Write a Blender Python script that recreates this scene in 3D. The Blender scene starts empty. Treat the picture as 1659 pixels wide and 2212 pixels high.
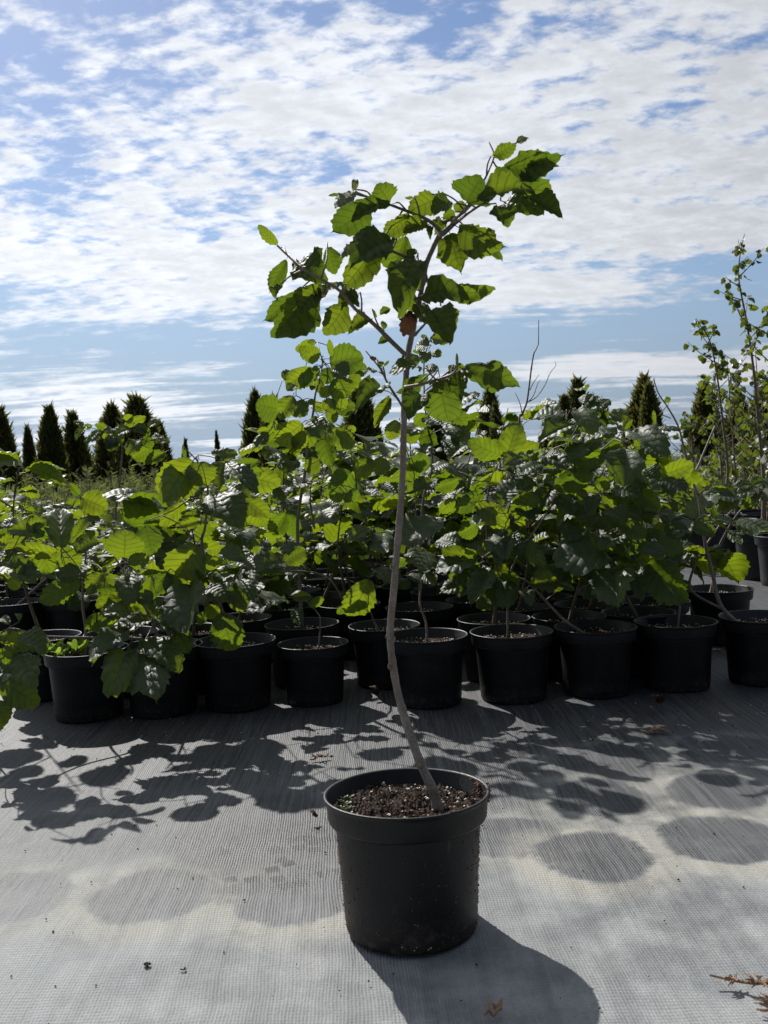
import bpy, math, random
from mathutils import Vector, Matrix, noise as mnoise
R = math.radians
rnd = random.Random(7)
SC = bpy.context.scene
COL = SC.collection

# ------------------------------------------------------------------ camera
CAM_H, FPX, PITCH, ROLL = 0.606, 2000.0, 2.75, -2.3      # pixel units: photo shown at 1659 x 2212
cam = bpy.data.cameras.new('camera'); camo = bpy.data.objects.new('camera', cam); COL.objects.link(camo)
CROT = Matrix.Rotation(R(90 - PITCH), 3, 'X') @ Matrix.Rotation(R(ROLL), 3, 'Z')
camo.matrix_world = Matrix.Translation((0, 0, CAM_H)) @ CROT.to_4x4()
cam.sensor_fit = 'VERTICAL'; cam.sensor_height = 24; cam.sensor_width = 24
cam.angle = 2 * math.atan(1106 / FPX)
cam.clip_start = 0.02; cam.clip_end = 3000
cam.dof.use_dof = True; cam.dof.focus_distance = 1.9; cam.dof.aperture_fstop = 11
SC.camera = camo
CP = Vector((0, 0, CAM_H))
def ray(px, py): return CROT @ Vector(((px - 829.5) / FPX, -(py - 1106) / FPX, -1))
def P2W(px, py, Z):                      # photo pixel -> point at depth Z (distance along the ground)
    d = ray(px, py); return CP + d * (Z / d.y)
def P2G(px, py, z=0.0):                  # photo pixel -> point at height z
    d = ray(px, py); return CP + d * ((z - CAM_H) / d.z)

# ------------------------------------------------------------------ light
SUN_EL, SUN_AZ = 40.0, -26.0             # azimuth from +Y, negative = to the left
SUN = Vector((math.sin(R(SUN_AZ)) * math.cos(R(SUN_EL)), math.cos(R(SUN_AZ)) * math.cos(R(SUN_EL)), math.sin(R(SUN_EL))))
sl = bpy.data.lights.new('sun', 'SUN'); sl.energy = 5.0; sl.angle = R(0.53); sl.color = (1, 0.97, 0.92)
so = bpy.data.objects.new('sun', sl); COL.objects.link(so); so.location = SUN * 30
so.rotation_euler = (-SUN).to_track_quat('-Z', 'Y').to_euler()

def N(nt, kind, **kw):
    n = nt.nodes.new(kind)
    for k, v in kw.items():
        if k.startswith('i_'):
            key = k[2:]; n.inputs[int(key) if key.isdigit() else key.replace('_', ' ')].default_value = v
        else: setattr(n, k, v)
    return n
def L(nt, a, b): nt.links.new(a, b)
def M_(nt, op, a, b=None, c=None, clamp=False):
    n = nt.nodes.new('ShaderNodeMath'); n.operation = op; n.use_clamp = clamp
    for i, v in enumerate((a, b, c)):
        if v is None: continue
        if isinstance(v, (int, float)): n.inputs[i].default_value = v
        else: nt.links.new(v, n.inputs[i])
    return n.outputs[0]
def SM(nt, v, lo, hi, a=0.0, b=1.0):     # smoothstep map range
    n = nt.nodes.new('ShaderNodeMapRange'); n.interpolation_type = 'SMOOTHSTEP'
    nt.links.new(v, n.inputs[0])
    for i, q in enumerate((lo, hi, a, b)): n.inputs[i + 1].default_value = q
    return n.outputs[0]
def MIX(nt, f, a, b, bt='MIX'):
    n = nt.nodes.new('ShaderNodeMix'); n.data_type = 'RGBA'; n.blend_type = bt
    for s, v in ((n.inputs[0], f), (n.inputs[6], a), (n.inputs[7], b)):
        if isinstance(v, (int, float)): s.default_value = v
        elif isinstance(v, tuple): s.default_value = (*v, 1) if len(v) == 3 else v
        else: nt.links.new(v, s)
    return n.outputs[2]
def NOI(nt, vec, scale, detail=4, rough=0.55, dist=0.0):
    n = nt.nodes.new('ShaderNodeTexNoise'); n.inputs['Scale'].default_value = scale
    n.inputs['Detail'].default_value = detail; n.inputs['Roughness'].default_value = rough
    n.inputs['Distortion'].default_value = dist
    if vec is not None: nt.links.new(vec, n.inputs['Vector'])
    return n.outputs['Fac']

w = bpy.data.worlds.new('World'); SC.world = w; w.use_nodes = True
nt = w.node_tree; nt.nodes.clear()
out = N(nt, 'ShaderNodeOutputWorld'); bg = N(nt, 'ShaderNodeBackground'); bg.inputs[1].default_value = 0.086
L(nt, bg.outputs[0], out.inputs[0])
sky = N(nt, 'ShaderNodeTexSky', sky_type='NISHITA', sun_disc=False, sun_elevation=R(SUN_EL), sun_rotation=R(SUN_AZ),
        air_density=1.1, dust_density=0.35, ozone_density=2.2)
tc = N(nt, 'ShaderNodeTexCoord'); sep = N(nt, 'ShaderNodeSeparateXYZ'); L(nt, tc.outputs['Generated'], sep.inputs[0])
zz = M_(nt, 'ADD', M_(nt, 'MAXIMUM', sep.outputs[2], 0.0), 0.075)
cx = M_(nt, 'DIVIDE', sep.outputs[0], zz); cy = M_(nt, 'DIVIDE', sep.outputs[1], zz)
cmb = N(nt, 'ShaderNodeCombineXYZ'); L(nt, cx, cmb.inputs[0]); L(nt, cy, cmb.inputs[1])
def mapv(rot, scl, loc=(0, 0, 0)):
    m = N(nt, 'ShaderNodeMapping'); m.inputs['Rotation'].default_value = (0, 0, R(rot)); m.inputs['Scale'].default_value = scl
    m.inputs['Location'].default_value = loc; L(nt, cmb.outputs[0], m.inputs[0]); return m.outputs[0]
zc = M_(nt, 'ADD', M_(nt, 'MAXIMUM', sep.outputs[2], 0.0), 0.17)
cmb2 = N(nt, 'ShaderNodeCombineXYZ'); L(nt, M_(nt, 'DIVIDE', sep.outputs[0], zc), cmb2.inputs[0]); L(nt, M_(nt, 'DIVIDE', sep.outputs[1], zc), cmb2.inputs[1])
def mapc(rot, scl, loc):
    m = N(nt, 'ShaderNodeMapping'); m.inputs['Rotation'].default_value = (0, 0, R(rot)); m.inputs['Scale'].default_value = scl
    m.inputs['Location'].default_value = loc; L(nt, cmb2.outputs[0], m.inputs[0]); return m.outputs[0]
macro = NOI(nt, mapv(12, (0.34, 0.75, 1), (7.3, 2.2, 0)), 1.0, 3, 0.5, 0.3)
def CELLS(dx, dy):                                         # altocumulus: small rounded cells in rows, over coarser clumps
    c1_ = NOI(nt, mapc(28, (1.0, 1.35, 1), (dx, dy, 2.0)), 14.0, 6, 0.60, 0.1)
    c2_ = NOI(nt, mapc(10, (1.0, 1.3, 1), (dx + 3, dy + 1, 0.0)), 6.0, 3, 0.5, 0.2)
    return M_(nt, 'ADD', M_(nt, 'MULTIPLY', c1_, 0.66), M_(nt, 'MULTIPLY', c2_, 0.38))
cells = CELLS(0, 0)
puff = NOI(nt, mapc(-15, (1, 1.2, 1), (4, 2, 0)), 2.6, 4, 0.55, 0.2)
strk = NOI(nt, mapv(13, (0.42, 1.7, 1), (5, 1, 0)), 1.7, 6, 0.62, 0.5)
lowv = SM(nt, sep.outputs[2], 0.10, 0.24)                 # the layer is seen edge-on lower down: streaks instead of cells
fine_c = M_(nt, 'ADD', M_(nt, 'MULTIPLY', cells, M_(nt, 'ADD', M_(nt, 'MULTIPLY', lowv, 0.64), 0.26)), M_(nt, 'MULTIPLY', strk, M_(nt, 'SUBTRACT', 0.62, M_(nt, 'MULTIPLY', lowv, 0.42))))
dens = M_(nt, 'ADD', M_(nt, 'ADD', M_(nt, 'MULTIPLY', macro, 0.95), M_(nt, 'MULTIPLY', puff, 0.40)), fine_c)
mask = SM(nt, dens, 1.085, 1.265, 0.0, 0.97)
# clouds scatter sunlight forward: brighter towards the sun
dt = N(nt, 'ShaderNodeVectorMath', operation='DOT_PRODUCT'); L(nt, tc.outputs['Generated'], dt.inputs[0]); dt.inputs[1].default_value = SUN
ph = M_(nt, 'POWER', M_(nt, 'ADD', M_(nt, 'MULTIPLY', dt.outputs['Value'], 0.5), 0.5), 3.0)
shade = SM(nt, CELLS(0.018, 0.03), 0.38, 0.64, 1.07, 0.88)
shade = M_(nt, 'ADD', 1.0, M_(nt, 'MULTIPLY', M_(nt, 'SUBTRACT', shade, 1.0), M_(nt, 'ADD', M_(nt, 'MULTIPLY', lowv, 0.75), 0.25)))
shade = M_(nt, 'MULTIPLY', shade, SM(nt, dens, 1.20, 1.48, 1.0, 0.90))
limb = SM(nt, sep.outputs[2], 0.0, 0.42, 1.26, 1.0)              # the thin layer looks denser where it is seen edge-on
lum = M_(nt, 'MULTIPLY', M_(nt, 'MULTIPLY', M_(nt, 'ADD', M_(nt, 'MULTIPLY', ph, 10.2), 0.7), limb), shade)
ccol = N(nt, 'ShaderNodeVectorMath', operation='SCALE'); ccol.inputs[0].default_value = (0.945, 0.978, 1.04); L(nt, lum, ccol.inputs['Scale'])
hzc = N(nt, 'ShaderNodeVectorMath', operation='SCALE'); hzc.inputs[0].default_value = (0.54, 0.71, 0.95)     # pale blue distance haze
L(nt, M_(nt, 'ADD', M_(nt, 'MULTIPLY', ph, 7.0), 1.4), hzc.inputs['Scale'])
deep = MIX(nt, 1.0, sky.outputs[0], (0.80, 0.83, 0.92), 'MULTIPLY')
skyc = MIX(nt, SM(nt, sep.outputs[2], 0.0, 0.30, 0.95, 0.0), deep, hzc.outputs[0])
L(nt, MIX(nt, mask, skyc, ccol.outputs[0]), bg.inputs[0])

vs = SC.view_settings; vs.view_transform = 'Standard'; vs.look = 'None'; vs.gamma = 1; vs.exposure = 0.25
try: vs.use_curve_mapping = False
except Exception: pass
SC.render.engine = 'CYCLES'
SC.cycles.max_bounces = 8; SC.cycles.transmission_bounces = 6; SC.cycles.diffuse_bounces = 4
SC.cycles.sample_clamp_indirect = 6

# ------------------------------------------------------------------ materials
def mat(name):
    m = bpy.data.materials.new(name); m.use_nodes = True; t = m.node_tree; t.nodes.clear()
    o = N(t, 'ShaderNodeOutputMaterial'); p = N(t, 'ShaderNodeBsdfPrincipled'); L(t, p.outputs[0], o.inputs[0])
    return m, t, p, o
def bump(t, h, p, s=0.3, d=0.01):
    b = N(t, 'ShaderNodeBump'); b.inputs['Strength'].default_value = s; b.inputs['Distance'].default_value = d
    L(t, h, b.inputs['Height']); L(t, b.outputs[0], p.inputs['Normal']); return b

def leaf_mat(name, top, glow, nv=6.5, rough=0.42, tr=0.5, vein=True, spec=0.5, bs=0.55):
    m, t, p, o = mat(name)
    oi = N(t, 'ShaderNodeObjectInfo'); ge = N(t, 'ShaderNodeNewGeometry')
    rn = M_(t, 'FRACT', M_(t, 'ADD', oi.outputs['Random'], ge.outputs['Random Per Island']))
    tcn = N(t, 'ShaderNodeTexCoord')
    mott = NOI(t, tcn.outputs['Object'], 5.0, 4, 0.6)
    var = M_(t, 'ADD', M_(t, 'MULTIPLY', rn, 0.7), M_(t, 'MULTIPLY', mott, 0.5))
    c1 = MIX(t, var, tuple(c * 0.7 for c in top), tuple(min(1, c * v) for c, v in zip(top, (1.35, 1.25, 1.1))))
    g1 = MIX(t, var, tuple(c * v for c, v in zip(glow, (0.42, 0.58, 0.7))), tuple(c * v for c, v in zip(glow, (1.22, 1.10, 0.9))))
    if vein:
        uv = N(t, 'ShaderNodeUVMap'); s = N(t, 'ShaderNodeSeparateXYZ'); L(t, uv.outputs[0], s.inputs[0])
        u = M_(t, 'ABSOLUTE', M_(t, 'SUBTRACT', M_(t, 'MULTIPLY', s.outputs[0], 2), 1))
        ph_ = M_(t, 'MULTIPLY', M_(t, 'SUBTRACT', s.outputs[1], M_(t, 'MULTIPLY', M_(t, 'POWER', u, 0.85), 0.27)), nv)
        fr = M_(t, 'ABSOLUTE', M_(t, 'SUBTRACT', M_(t, 'FRACT', M_(t, 'ADD', ph_, 10)), 0.5))     # 0.5 at the vein
        side = SM(t, fr, 0.36, 0.5)
        mid = SM(t, u, 0.07, 0.0)
        vn = M_(t, 'MAXIMUM', side, mid)
        c1 = MIX(t, M_(t, 'MULTIPLY', vn, 0.45), c1, tuple(min(1, c * 1.7) for c in top))
        g1 = MIX(t, M_(t, 'MULTIPLY', vn, 0.7), g1, tuple(c * 0.34 for c in glow))
        net = NOI(t, uv.outputs[0], 18, 2, 0.5)
        hgt = M_(t, 'ADD', M_(t, 'MULTIPLY', M_(t, 'POWER', M_(t, 'MULTIPLY', fr, 2), 2), -0.8), M_(t, 'MULTIPLY', net, 0.38))
        b = bump(t, hgt, p, bs, 0.006)
    hole = None
    L(t, c1, p.inputs['Base Color']); p.inputs['Roughness'].default_value = rough
    p.inputs['Specular IOR Level'].default_value = spec
    tb = N(t, 'ShaderNodeBsdfTranslucent'); L(t, g1, tb.inputs[0])
    mx = N(t, 'ShaderNodeMixShader'); mx.inputs[0].default_value = tr
    L(t, p.outputs[0], mx.inputs[1]); L(t, tb.outputs[0], mx.inputs[2]); L(t, mx.outputs[0], o.inputs[0])
    return m
MAT = {}
MAT['leaf'] = leaf_mat('leaf_green', (0.048, 0.074, 0.036), (0.235, 0.330, 0.012), tr=0.45, rough=0.5, bs=0.36, spec=0.42)
MAT['leaf_main'] = leaf_mat('leaf_sapling', (0.031, 0.050, 0.017), (0.165, 0.238, 0.012), tr=0.48, rough=0.5, spec=0.35)
MAT['leaf_brown'] = leaf_mat('leaf_withered', (0.062, 0.034, 0.020), (0.12, 0.055, 0.024), tr=0.25, rough=0.7, spec=0.2)
MAT['leaf_silver'] = leaf_mat('leaf_young_grey', (0.13, 0.15, 0.09), (0.26, 0.30, 0.10), tr=0.35, rough=0.6)
MAT['birch'] = leaf_mat('leaf_birch', (0.038, 0.060, 0.021), (0.17, 0.22, 0.016), tr=0.42, vein=False, rough=0.4)
MAT['willow'] = leaf_mat('leaf_willow', (0.085, 0.105, 0.055), (0.18, 0.21, 0.06), tr=0.4, vein=False, rough=0.5)
MAT['thuja'] = leaf_mat('thuja_spray', (0.066, 0.080, 0.030), (0.16, 0.165, 0.04), tr=0.4, vein=False, rough=0.7, spec=0.2)
MAT['weed'] = leaf_mat('weed_green', (0.07, 0.13, 0.04), (0.30, 0.45, 0.05), tr=0.45, vein=False)

def bark(name, a, b_, sc=60):
    m, t, p, o = mat(name)
    tcn = N(t, 'ShaderNodeTexCoord'); mp = N(t, 'ShaderNodeMapping'); mp.inputs['Scale'].default_value = (1, 1, 0.35)
    L(t, tcn.outputs['Object'], mp.inputs[0])
    f = NOI(t, mp.outputs[0], sc, 6, 0.65); f2 = NOI(t, tcn.outputs['Object'], sc * 5, 3, 0.6)
    L(t, MIX(t, SM(t, M_(t, 'ADD', M_(t, 'MULTIPLY', f, 0.7), M_(t, 'MULTIPLY', f2, 0.3)), 0.3, 0.7), a, b_), p.inputs['Base Color'])
    vo = N(t, 'ShaderNodeTexVoronoi'); vo.inputs['Scale'].default_value = 210; L(t, tcn.outputs['Object'], vo.inputs['Vector'])
    spot = SM(t, vo.outputs['Distance'], 0.26, 0.16, 0.0, 0.55); old = p.inputs['Base Color'].links[0].from_socket
    L(t, MIX(t, spot, old, tuple(min(1, c * 1.6) for c in b_)), p.inputs['Base Color'])
    p.inputs['Roughness'].default_value = 0.62; bump(t, M_(t, 'ADD', f2, spot), p, 0.6, 0.002); return m
MAT['bark'] = bark('bark_grey_brown', (0.105, 0.080, 0.060), (0.27, 0.228, 0.19))
MAT['twig'] = bark('bark_twig', (0.085, 0.062, 0.040), (0.19, 0.15, 0.10))
MAT['birchbark'] = bark('bark_birch', (0.10, 0.065, 0.05), (0.22, 0.16, 0.13))
MAT['dry'] = bark('dry_twig', (0.16, 0.085, 0.04), (0.36, 0.22, 0.12), 120)

def pot_mat(name, dirt, base=(0.0062, 0.0065, 0.0074)):
    m, t, p, o = mat(name)
    tcn = N(t, 'ShaderNodeTexCoord'); oi = N(t, 'ShaderNodeObjectInfo')
    off = N(t, 'ShaderNodeVectorMath', operation='ADD'); L(t, tcn.outputs['Object'], off.inputs[0])
    sc_ = N(t, 'ShaderNodeVectorMath', operation='SCALE'); sc_.inputs[0].default_value = (3, 5, 7); L(t, oi.outputs['Random'], sc_.inputs['Scale'])
    L(t, sc_.outputs[0], off.inputs[1]); v = off.outputs[0]
    big = NOI(t, v, 14, 5, 0.65, 0.4); fine = NOI(t, v, 150, 4, 0.7)
    mp = N(t, 'ShaderNodeMapping'); mp.inputs['Scale'].default_value = (1, 1, 0.18); L(t, v, mp.inputs[0])
    streak = NOI(t, mp.outputs[0], 55, 4, 0.6)
    sp = N(t, 'ShaderNodeSeparateXYZ'); L(t, tcn.outputs['Object'], sp.inputs[0])
    low = SM(t, sp.outputs[2], 0.05, 0.0, 0.0, 0.16)
    d = SM(t, M_(t, 'ADD', M_(t, 'ADD', M_(t, 'MULTIPLY', big, 0.6), M_(t, 'MULTIPLY', fine, 0.4)), M_(t, 'ADD', M_(t, 'MULTIPLY', streak, 0.22), low)), 0.60, 0.90, 0.0, dirt)
    c = MIX(t, SM(t, big, 0.3, 0.7), tuple(x * 0.7 for x in base), tuple(x * 1.2 for x in base))
    c = MIX(t, d, c, (0.048, 0.034, 0.023))
    sc2 = SM(t, NOI(t, mp.outputs[0], 120, 2, 0.5), 0.66, 0.80, 0.0, 0.12)
    c = MIX(t, sc2, c, (0.20, 0.19, 0.18))
    spl = M_(t, 'MULTIPLY', SM(t, NOI(t, v, 75, 3, 0.65), 0.52, 0.66), SM(t, sp.outputs[2], 0.06, 0.0, 0.0, 0.22))
    c = MIX(t, spl, c, (0.16, 0.145, 0.125))
    L(t, c, p.inputs['Base Color'])
    L(t, M_(t, 'ADD', M_(t, 'MULTIPLY', d, 0.4), 0.46), p.inputs['Roughness'])
    p.inputs['Specular IOR Level'].default_value = 0.34
    bump(t, M_(t, 'ADD', fine, M_(t, 'MULTIPLY', big, 0.5)), p, 0.22, 0.002)
    return m
MAT['pot_main'] = pot_mat('pot_black_muddy', 0.75)
MAT['pot'] = pot_mat('pot_black_plastic', 0.5)
MAT['rim'] = pot_mat('pot_rim_plastic', 0.25, (0.024, 0.0245, 0.026))  # lighter than the pot wall: highlights along the rim put into its colour

def soil_mat():
    m, t, p, o = mat('potting_soil'); tcn = N(t, 'ShaderNodeTexCoord')
    f = NOI(t, tcn.outputs['Object'], 90, 6, 0.7); g = NOI(t, tcn.outputs['Object'], 18, 3, 0.6)
    c = MIX(t, SM(t, f, 0.35, 0.7), (0.014, 0.009, 0.006), (0.075, 0.050, 0.032))
    c = MIX(t, SM(t, g, 0.55, 0.7, 0, 0.5), c, (0.055, 0.06, 0.025))
    L(t, c, p.inputs['Base Color']); p.inputs['Roughness'].default_value = 0.95; p.inputs['Specular IOR Level'].default_value = 0.15
    bump(t, f, p, 0.8, 0.004); return m
MAT['soil'] = soil_mat()
def plain(name, a, b_, sc=80, rough=0.8):
    m, t, p, o = mat(name); tcn = N(t, 'ShaderNodeTexCoord'); ge = N(t, 'ShaderNodeNewGeometry')
    f = M_(t, 'ADD', M_(t, 'MULTIPLY', NOI(t, tcn.outputs['Object'], sc, 4, 0.6), 0.5), M_(t, 'MULTIPLY', ge.outputs['Random Per Island'], 0.5))
    L(t, MIX(t, f, a, b_), p.inputs['Base Color']); p.inputs['Roughness'].default_value = rough; return m
MAT['crumb'] = plain('soil_crumbs', (0.010, 0.007, 0.005), (0.075, 0.048, 0.030), 200, 0.95)
MAT['perlite'] = plain('perlite_white', (0.38, 0.30, 0.20), (0.85, 0.83, 0.76), 150, 0.9)
MAT['fert'] = plain('fertilizer_tan', (0.42, 0.22, 0.07), (0.68, 0.45, 0.2), 150, 0.5)
MAT['mud'] = plain('dried_mud', (0.10, 0.045, 0.025), (0.24, 0.12, 0.07), 120, 0.95)

# ------------------------------------------------------------------ object helpers
def tag(o, label=None, cat=None, group=None, kind=None):
    if label: o['label'] = label
    if cat: o['category'] = cat
    if group: o['group'] = group
    if kind: o['kind'] = kind
    return o
def mesh(name, v, f, m, smooth=True, uv=None):
    me = bpy.data.meshes.new(name); me.from_pydata(v, [], f)
    if smooth: me.polygons.foreach_set('use_smooth', [True] * len(me.polygons))
    if uv:
        ul = me.uv_layers.new(name='UVMap'); dat = []
        for li in me.loops: dat += uv[li.vertex_index]
        ul.data.foreach_set('uv', dat)
    me.materials.append(m); return me
def link(name, data, parent=None, M=None):
    o = bpy.data.objects.new(name, data); COL.objects.link(o)
    if parent is not None: o.parent = parent
    if M is not None: o.matrix_basis = M
    return o
def empty(name, loc, rz=0, rx=0, s=1):
    o = link(name, None); o.empty_display_size = 0.05
    o.matrix_basis = Matrix.Translation(loc) @ Matrix.Rotation(rz, 4, 'Z') @ Matrix.Rotation(rx, 4, 'X') @ Matrix.Scale(s, 4)
    return o
def smoothpath(pts, rad, n=4):
    P = [Vector(p) for p in pts]
    if len(P) < 3: 
        return P, list(rad)
    o, ro = [], []
    for i in range(len(P) - 1):
        p0, p1, p2, p3 = P[max(i - 1, 0)], P[i], P[i + 1], P[min(i + 2, len(P) - 1)]
        for k in range(n):
            t = k / n
            o.append(0.5 * ((2 * p1) + (p2 - p0) * t + (2 * p0 - 5 * p1 + 4 * p2 - p3) * t * t + (3 * p1 - p0 - 3 * p2 + p3) * t ** 3))
            ro.append(rad[i] + (rad[i + 1] - rad[i]) * t)
    o.append(P[-1]); ro.append(rad[-1]); return o, ro
def tube(pts, rad, sides=6, bumpy=0.0, V=None, F=None):
    V = [] if V is None else V; F = [] if F is None else F
    b0 = len(V); n = len(pts)
    for i, p in enumerate(pts):
        d = (pts[min(i + 1, n - 1)] - pts[max(i - 1, 0)])
        d = d.normalized() if d.length > 1e-9 else Vector((0, 0, 1))
        a = d.cross(Vector((0.31, 0.95, 0.05))).normalized(); c = d.cross(a)
        r = rad[i] * (1 + bumpy * (mnoise.noise(p * 90)))
        for k in range(sides):
            t = 2 * math.pi * k / sides
            V.append(tuple(p + (a * math.cos(t) + c * math.sin(t)) * r))
    for i in range(n - 1):
        for k in range(sides):
            q = (k + 1) % sides
            F.append((b0 + i * sides + k, b0 + i * sides + q, b0 + (i + 1) * sides + q, b0 + (i + 1) * sides + k))
    F.append(tuple(b0 + (n - 1) * sides + k for k in range(sides)))
    F.append(tuple(b0 + k for k in reversed(range(sides))))
    return V, F
def grain(V, F, c, r, rg, squash=0.75):
    b = len(V); q = []
    for (x, y, z) in ((1,0,0),(-1,0,0),(0,1,0),(0,-1,0),(0,0,1),(0,0,-1)):
        s = r * rg.uniform(0.7, 1.25); V.append((c[0] + x * s, c[1] + y * s, c[2] + z * s * squash))
    for f in ((0,2,4),(2,1,4),(1,3,4),(3,0,4),(2,0,5),(1,2,5),(3,1,5),(0,3,5)): F.append(tuple(b + i for i in f))

# ------------------------------------------------------------------ leaves
def leaf_shape(seed, W=0.8, rows=16, cols=3, droop=0.35, fold=0.10, pleat=0.018, teeth=0.05, peak=0.52, ragged=0.0, tip=0.06, nv=6.5, sh=0.62):
    rg = random.Random(seed); V, F, U = [], [], []
    tw = rg.uniform(-0.25, 0.25); wav = rg.uniform(0.03, 0.07) * (1 + 8 * ragged); wp = rg.uniform(0, 6)
    nc = 2 * cols + 1; ex = math.log(0.5) / math.log(peak)
    lp = [(rg.uniform(0, 6.28), rg.uniform(0, 6.28)) for _ in range(2)]; la = 0.02 + 0.4 * ragged
    for i in range(rows + 1):
        t = i / rows
        s = max(0.0, math.sin(math.pi * t ** ex)) ** sh
        for j in range(nc):
            u = (j - cols) / cols; q_ = lp[0] if u < 0 else lp[1]
            hw = 0.5 * W * s * (1 + la * (math.sin(9 * t + q_[0]) + 0.7 * math.sin(17 * t + q_[1])))
            h = hw; ty = t
            if abs(u) > 0.99 and 0 < i < rows:
                h = hw * (1 + (teeth if i % 2 else -teeth) * rg.uniform(0.1, 1.9) - ragged * max(0, rg.gauss(0, 1)))
                ty = t + (0.012 if i % 2 else -0.01)
            x = h * u; y = ty + (tip * max(0, t - 0.93) / 0.07 if abs(u) < 0.01 else 0)
            y -= 0.05 * abs(u) * (1 - t) * (1 if i else 0) * 1.3         # heart-like base
            ax = abs(u)
            z = fold * ax * hw * 2 + pleat * math.cos(2 * math.pi * nv * (t - 0.27 * ax ** 0.85)) * (0.4 + ax) * (s)
            z += wav * math.sin(wp + 7 * t + 2.5 * u) * ax ** 2 + wav * 0.6 * math.sin(wp * 2 + 19 * t) * ax ** 3
            z += -0.16 * ax ** 2.5 * hw * 2
            # droop along the length
            a = droop * y * 1.6
            yy = math.sin(a) / 1.6 / droop if droop > 1e-3 else y
            zz_ = -(1 - math.cos(a)) / 1.6 / droop if droop > 1e-3 else 0
            x2 = x * math.cos(tw * t) - z * math.sin(tw * t); z2 = z * math.cos(tw * t) + x * math.sin(tw * t)
            V.append((x2, yy, zz_ + z2)); U.append((u * 0.5 + 0.5, t))
    tp = Vector(V[rows * nc + cols]); an_ = math.atan2(-tp.z, tp.y); k_ = 1 / math.hypot(tp.y, tp.z)
    V = [(x * k_, (y * math.cos(an_) - z * math.sin(an_)) * k_, (z * math.cos(an_) + y * math.sin(an_)) * k_) for (x, y, z) in V]
    for i in range(rows):
        for j in range(nc - 1):
            a = i * nc + j; F.append((a, a + 1, a + nc + 1, a + nc))
    b = len(V)                                                            # petiole
    for k, (y, z, r) in enumerate(((0.03, 0.0, 0.011), (-0.16, -0.03, 0.012))):
        for q in range(3):
            an = 2 * math.pi * q / 3; V.append((r * math.cos(an), y, z + r * math.sin(an) - 0.006)); U.append((0.5, 0.0))
    for q in range(3): F.append((b + q, b + (q + 1) % 3, b + 3 + (q + 1) % 3, b + 3 + q))
    return V, F, U
LEAF = {}
def make_leaf(key, m, n, **kw):
    LEAF[key] = []
    for i in range(n):
        k2 = dict(kw); k2['droop'] = kw.get('droop', 0.4) * (0.35 + 1.3 * ((i * 0.618) % 1)); k2['fold'] = kw.get('fold', 0.1) * (1 + 1.4 * ((i * 0.37) % 1))
        V, F, U = leaf_shape(hash(key) % 1 + i * 17 + len(key), **k2)
        LEAF[key].append(mesh('leaf', V, F, m, True, U))
make_leaf('round', MAT['leaf'], 7, W=0.92, peak=0.53, teeth=0.055, pleat=0.024, fold=0.16)
make_leaf('main', MAT['leaf_main'], 12, W=0.84, peak=0.55, fold=0.22, tip=0.10, sh=0.80, teeth=0.05, ragged=0.035, droop=0.65, rows=18, pleat=0.022)
make_leaf('narrow', MAT['leaf_main'], 3, W=0.30, droop=0.3, pleat=0.01)
make_leaf('brown', MAT['leaf_brown'], 2, W=0.7, droop=1.2, pleat=0.05, ragged=0.1)
make_leaf('silver', MAT['leaf_silver'], 3, W=0.55, droop=0.7, pleat=0.03)
make_leaf('young', MAT['leaf'], 3, W=0.55, droop=0.3, pleat=0.03, rows=12)
make_leaf('birch', MAT['birch'], 4, W=0.72, rows=6, cols=1, peak=0.36, teeth=0.03, pleat=0.0, tip=0.12, droop=0.4)
make_leaf('weed', MAT['weed'], 3, W=0.45, rows=6, cols=1, teeth=0.1, pleat=0.0, droop=0.5)
def frame(origin, axis, normal, length, wscale=1.0):
    y = axis.normalized(); x = y.cross(normal).normalized(); z = x.cross(y)
    m = Matrix(((x.x * length * wscale, y.x * length, z.x * length, origin.x), (x.y * length * wscale, y.y * length, z.y * length, origin.y),
                (x.z * length * wscale, y.z * length, z.z * length, origin.z), (0, 0, 0, 1)))
    return m
def leaf_at(px0, py0, px1, py1, wpx, code, Z, rg, key):
    """leaf traced in the photo: blade base, tip, apparent width, and how it is turned to the light"""
    b = P2W(px0, py0, Z); t2 = P2W(px1, py1, Z)
    v = (CP - b).normalized(); a = t2 - b; alen = a.length
    th = {'B': -18, 'X': -32, 'M': 8, 'D': 40 if key == 'main' else 49, 'S': 60}[code] + rg.uniform(-7, 7)
    sd = rg.uniform(-0.3, 0.3)
    right = v.cross(Vector((0, 0, 1))).normalized()
    up = right.cross(v).normalized()
    n = (v * math.cos(R(th)) + up * math.sin(R(th)) + right * sd).normalized()
    a = a - v * a.dot(v)
    ax = a - v * (a.dot(n) / v.dot(n))                     # lift into the leaf's plane
    if ax.length > 1.7 * alen: ax = ax.normalized() * 1.7 * alen
    wd = n.cross(ax).normalized(); ad = a.normalized()
    pw = wd - v * wd.dot(v); pw = (pw - ad * pw.dot(ad)).length
    W = {'round': 0.86, 'main': 0.74, 'narrow': 0.30, 'brown': 0.7, 'silver': 0.55, 'young': 0.55}[key]
    g_ = 1.07 if key == 'main' else 1.12
    ax = ax * g_; wid = (wpx * g_ * (1.0 if key == 'main' else 1.03) / FPX * Z) / max(pw, 0.5)
    return frame(b, ax, n, ax.length, max(0.5, min(2.2, wid / (ax.length * W)))), b

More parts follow.
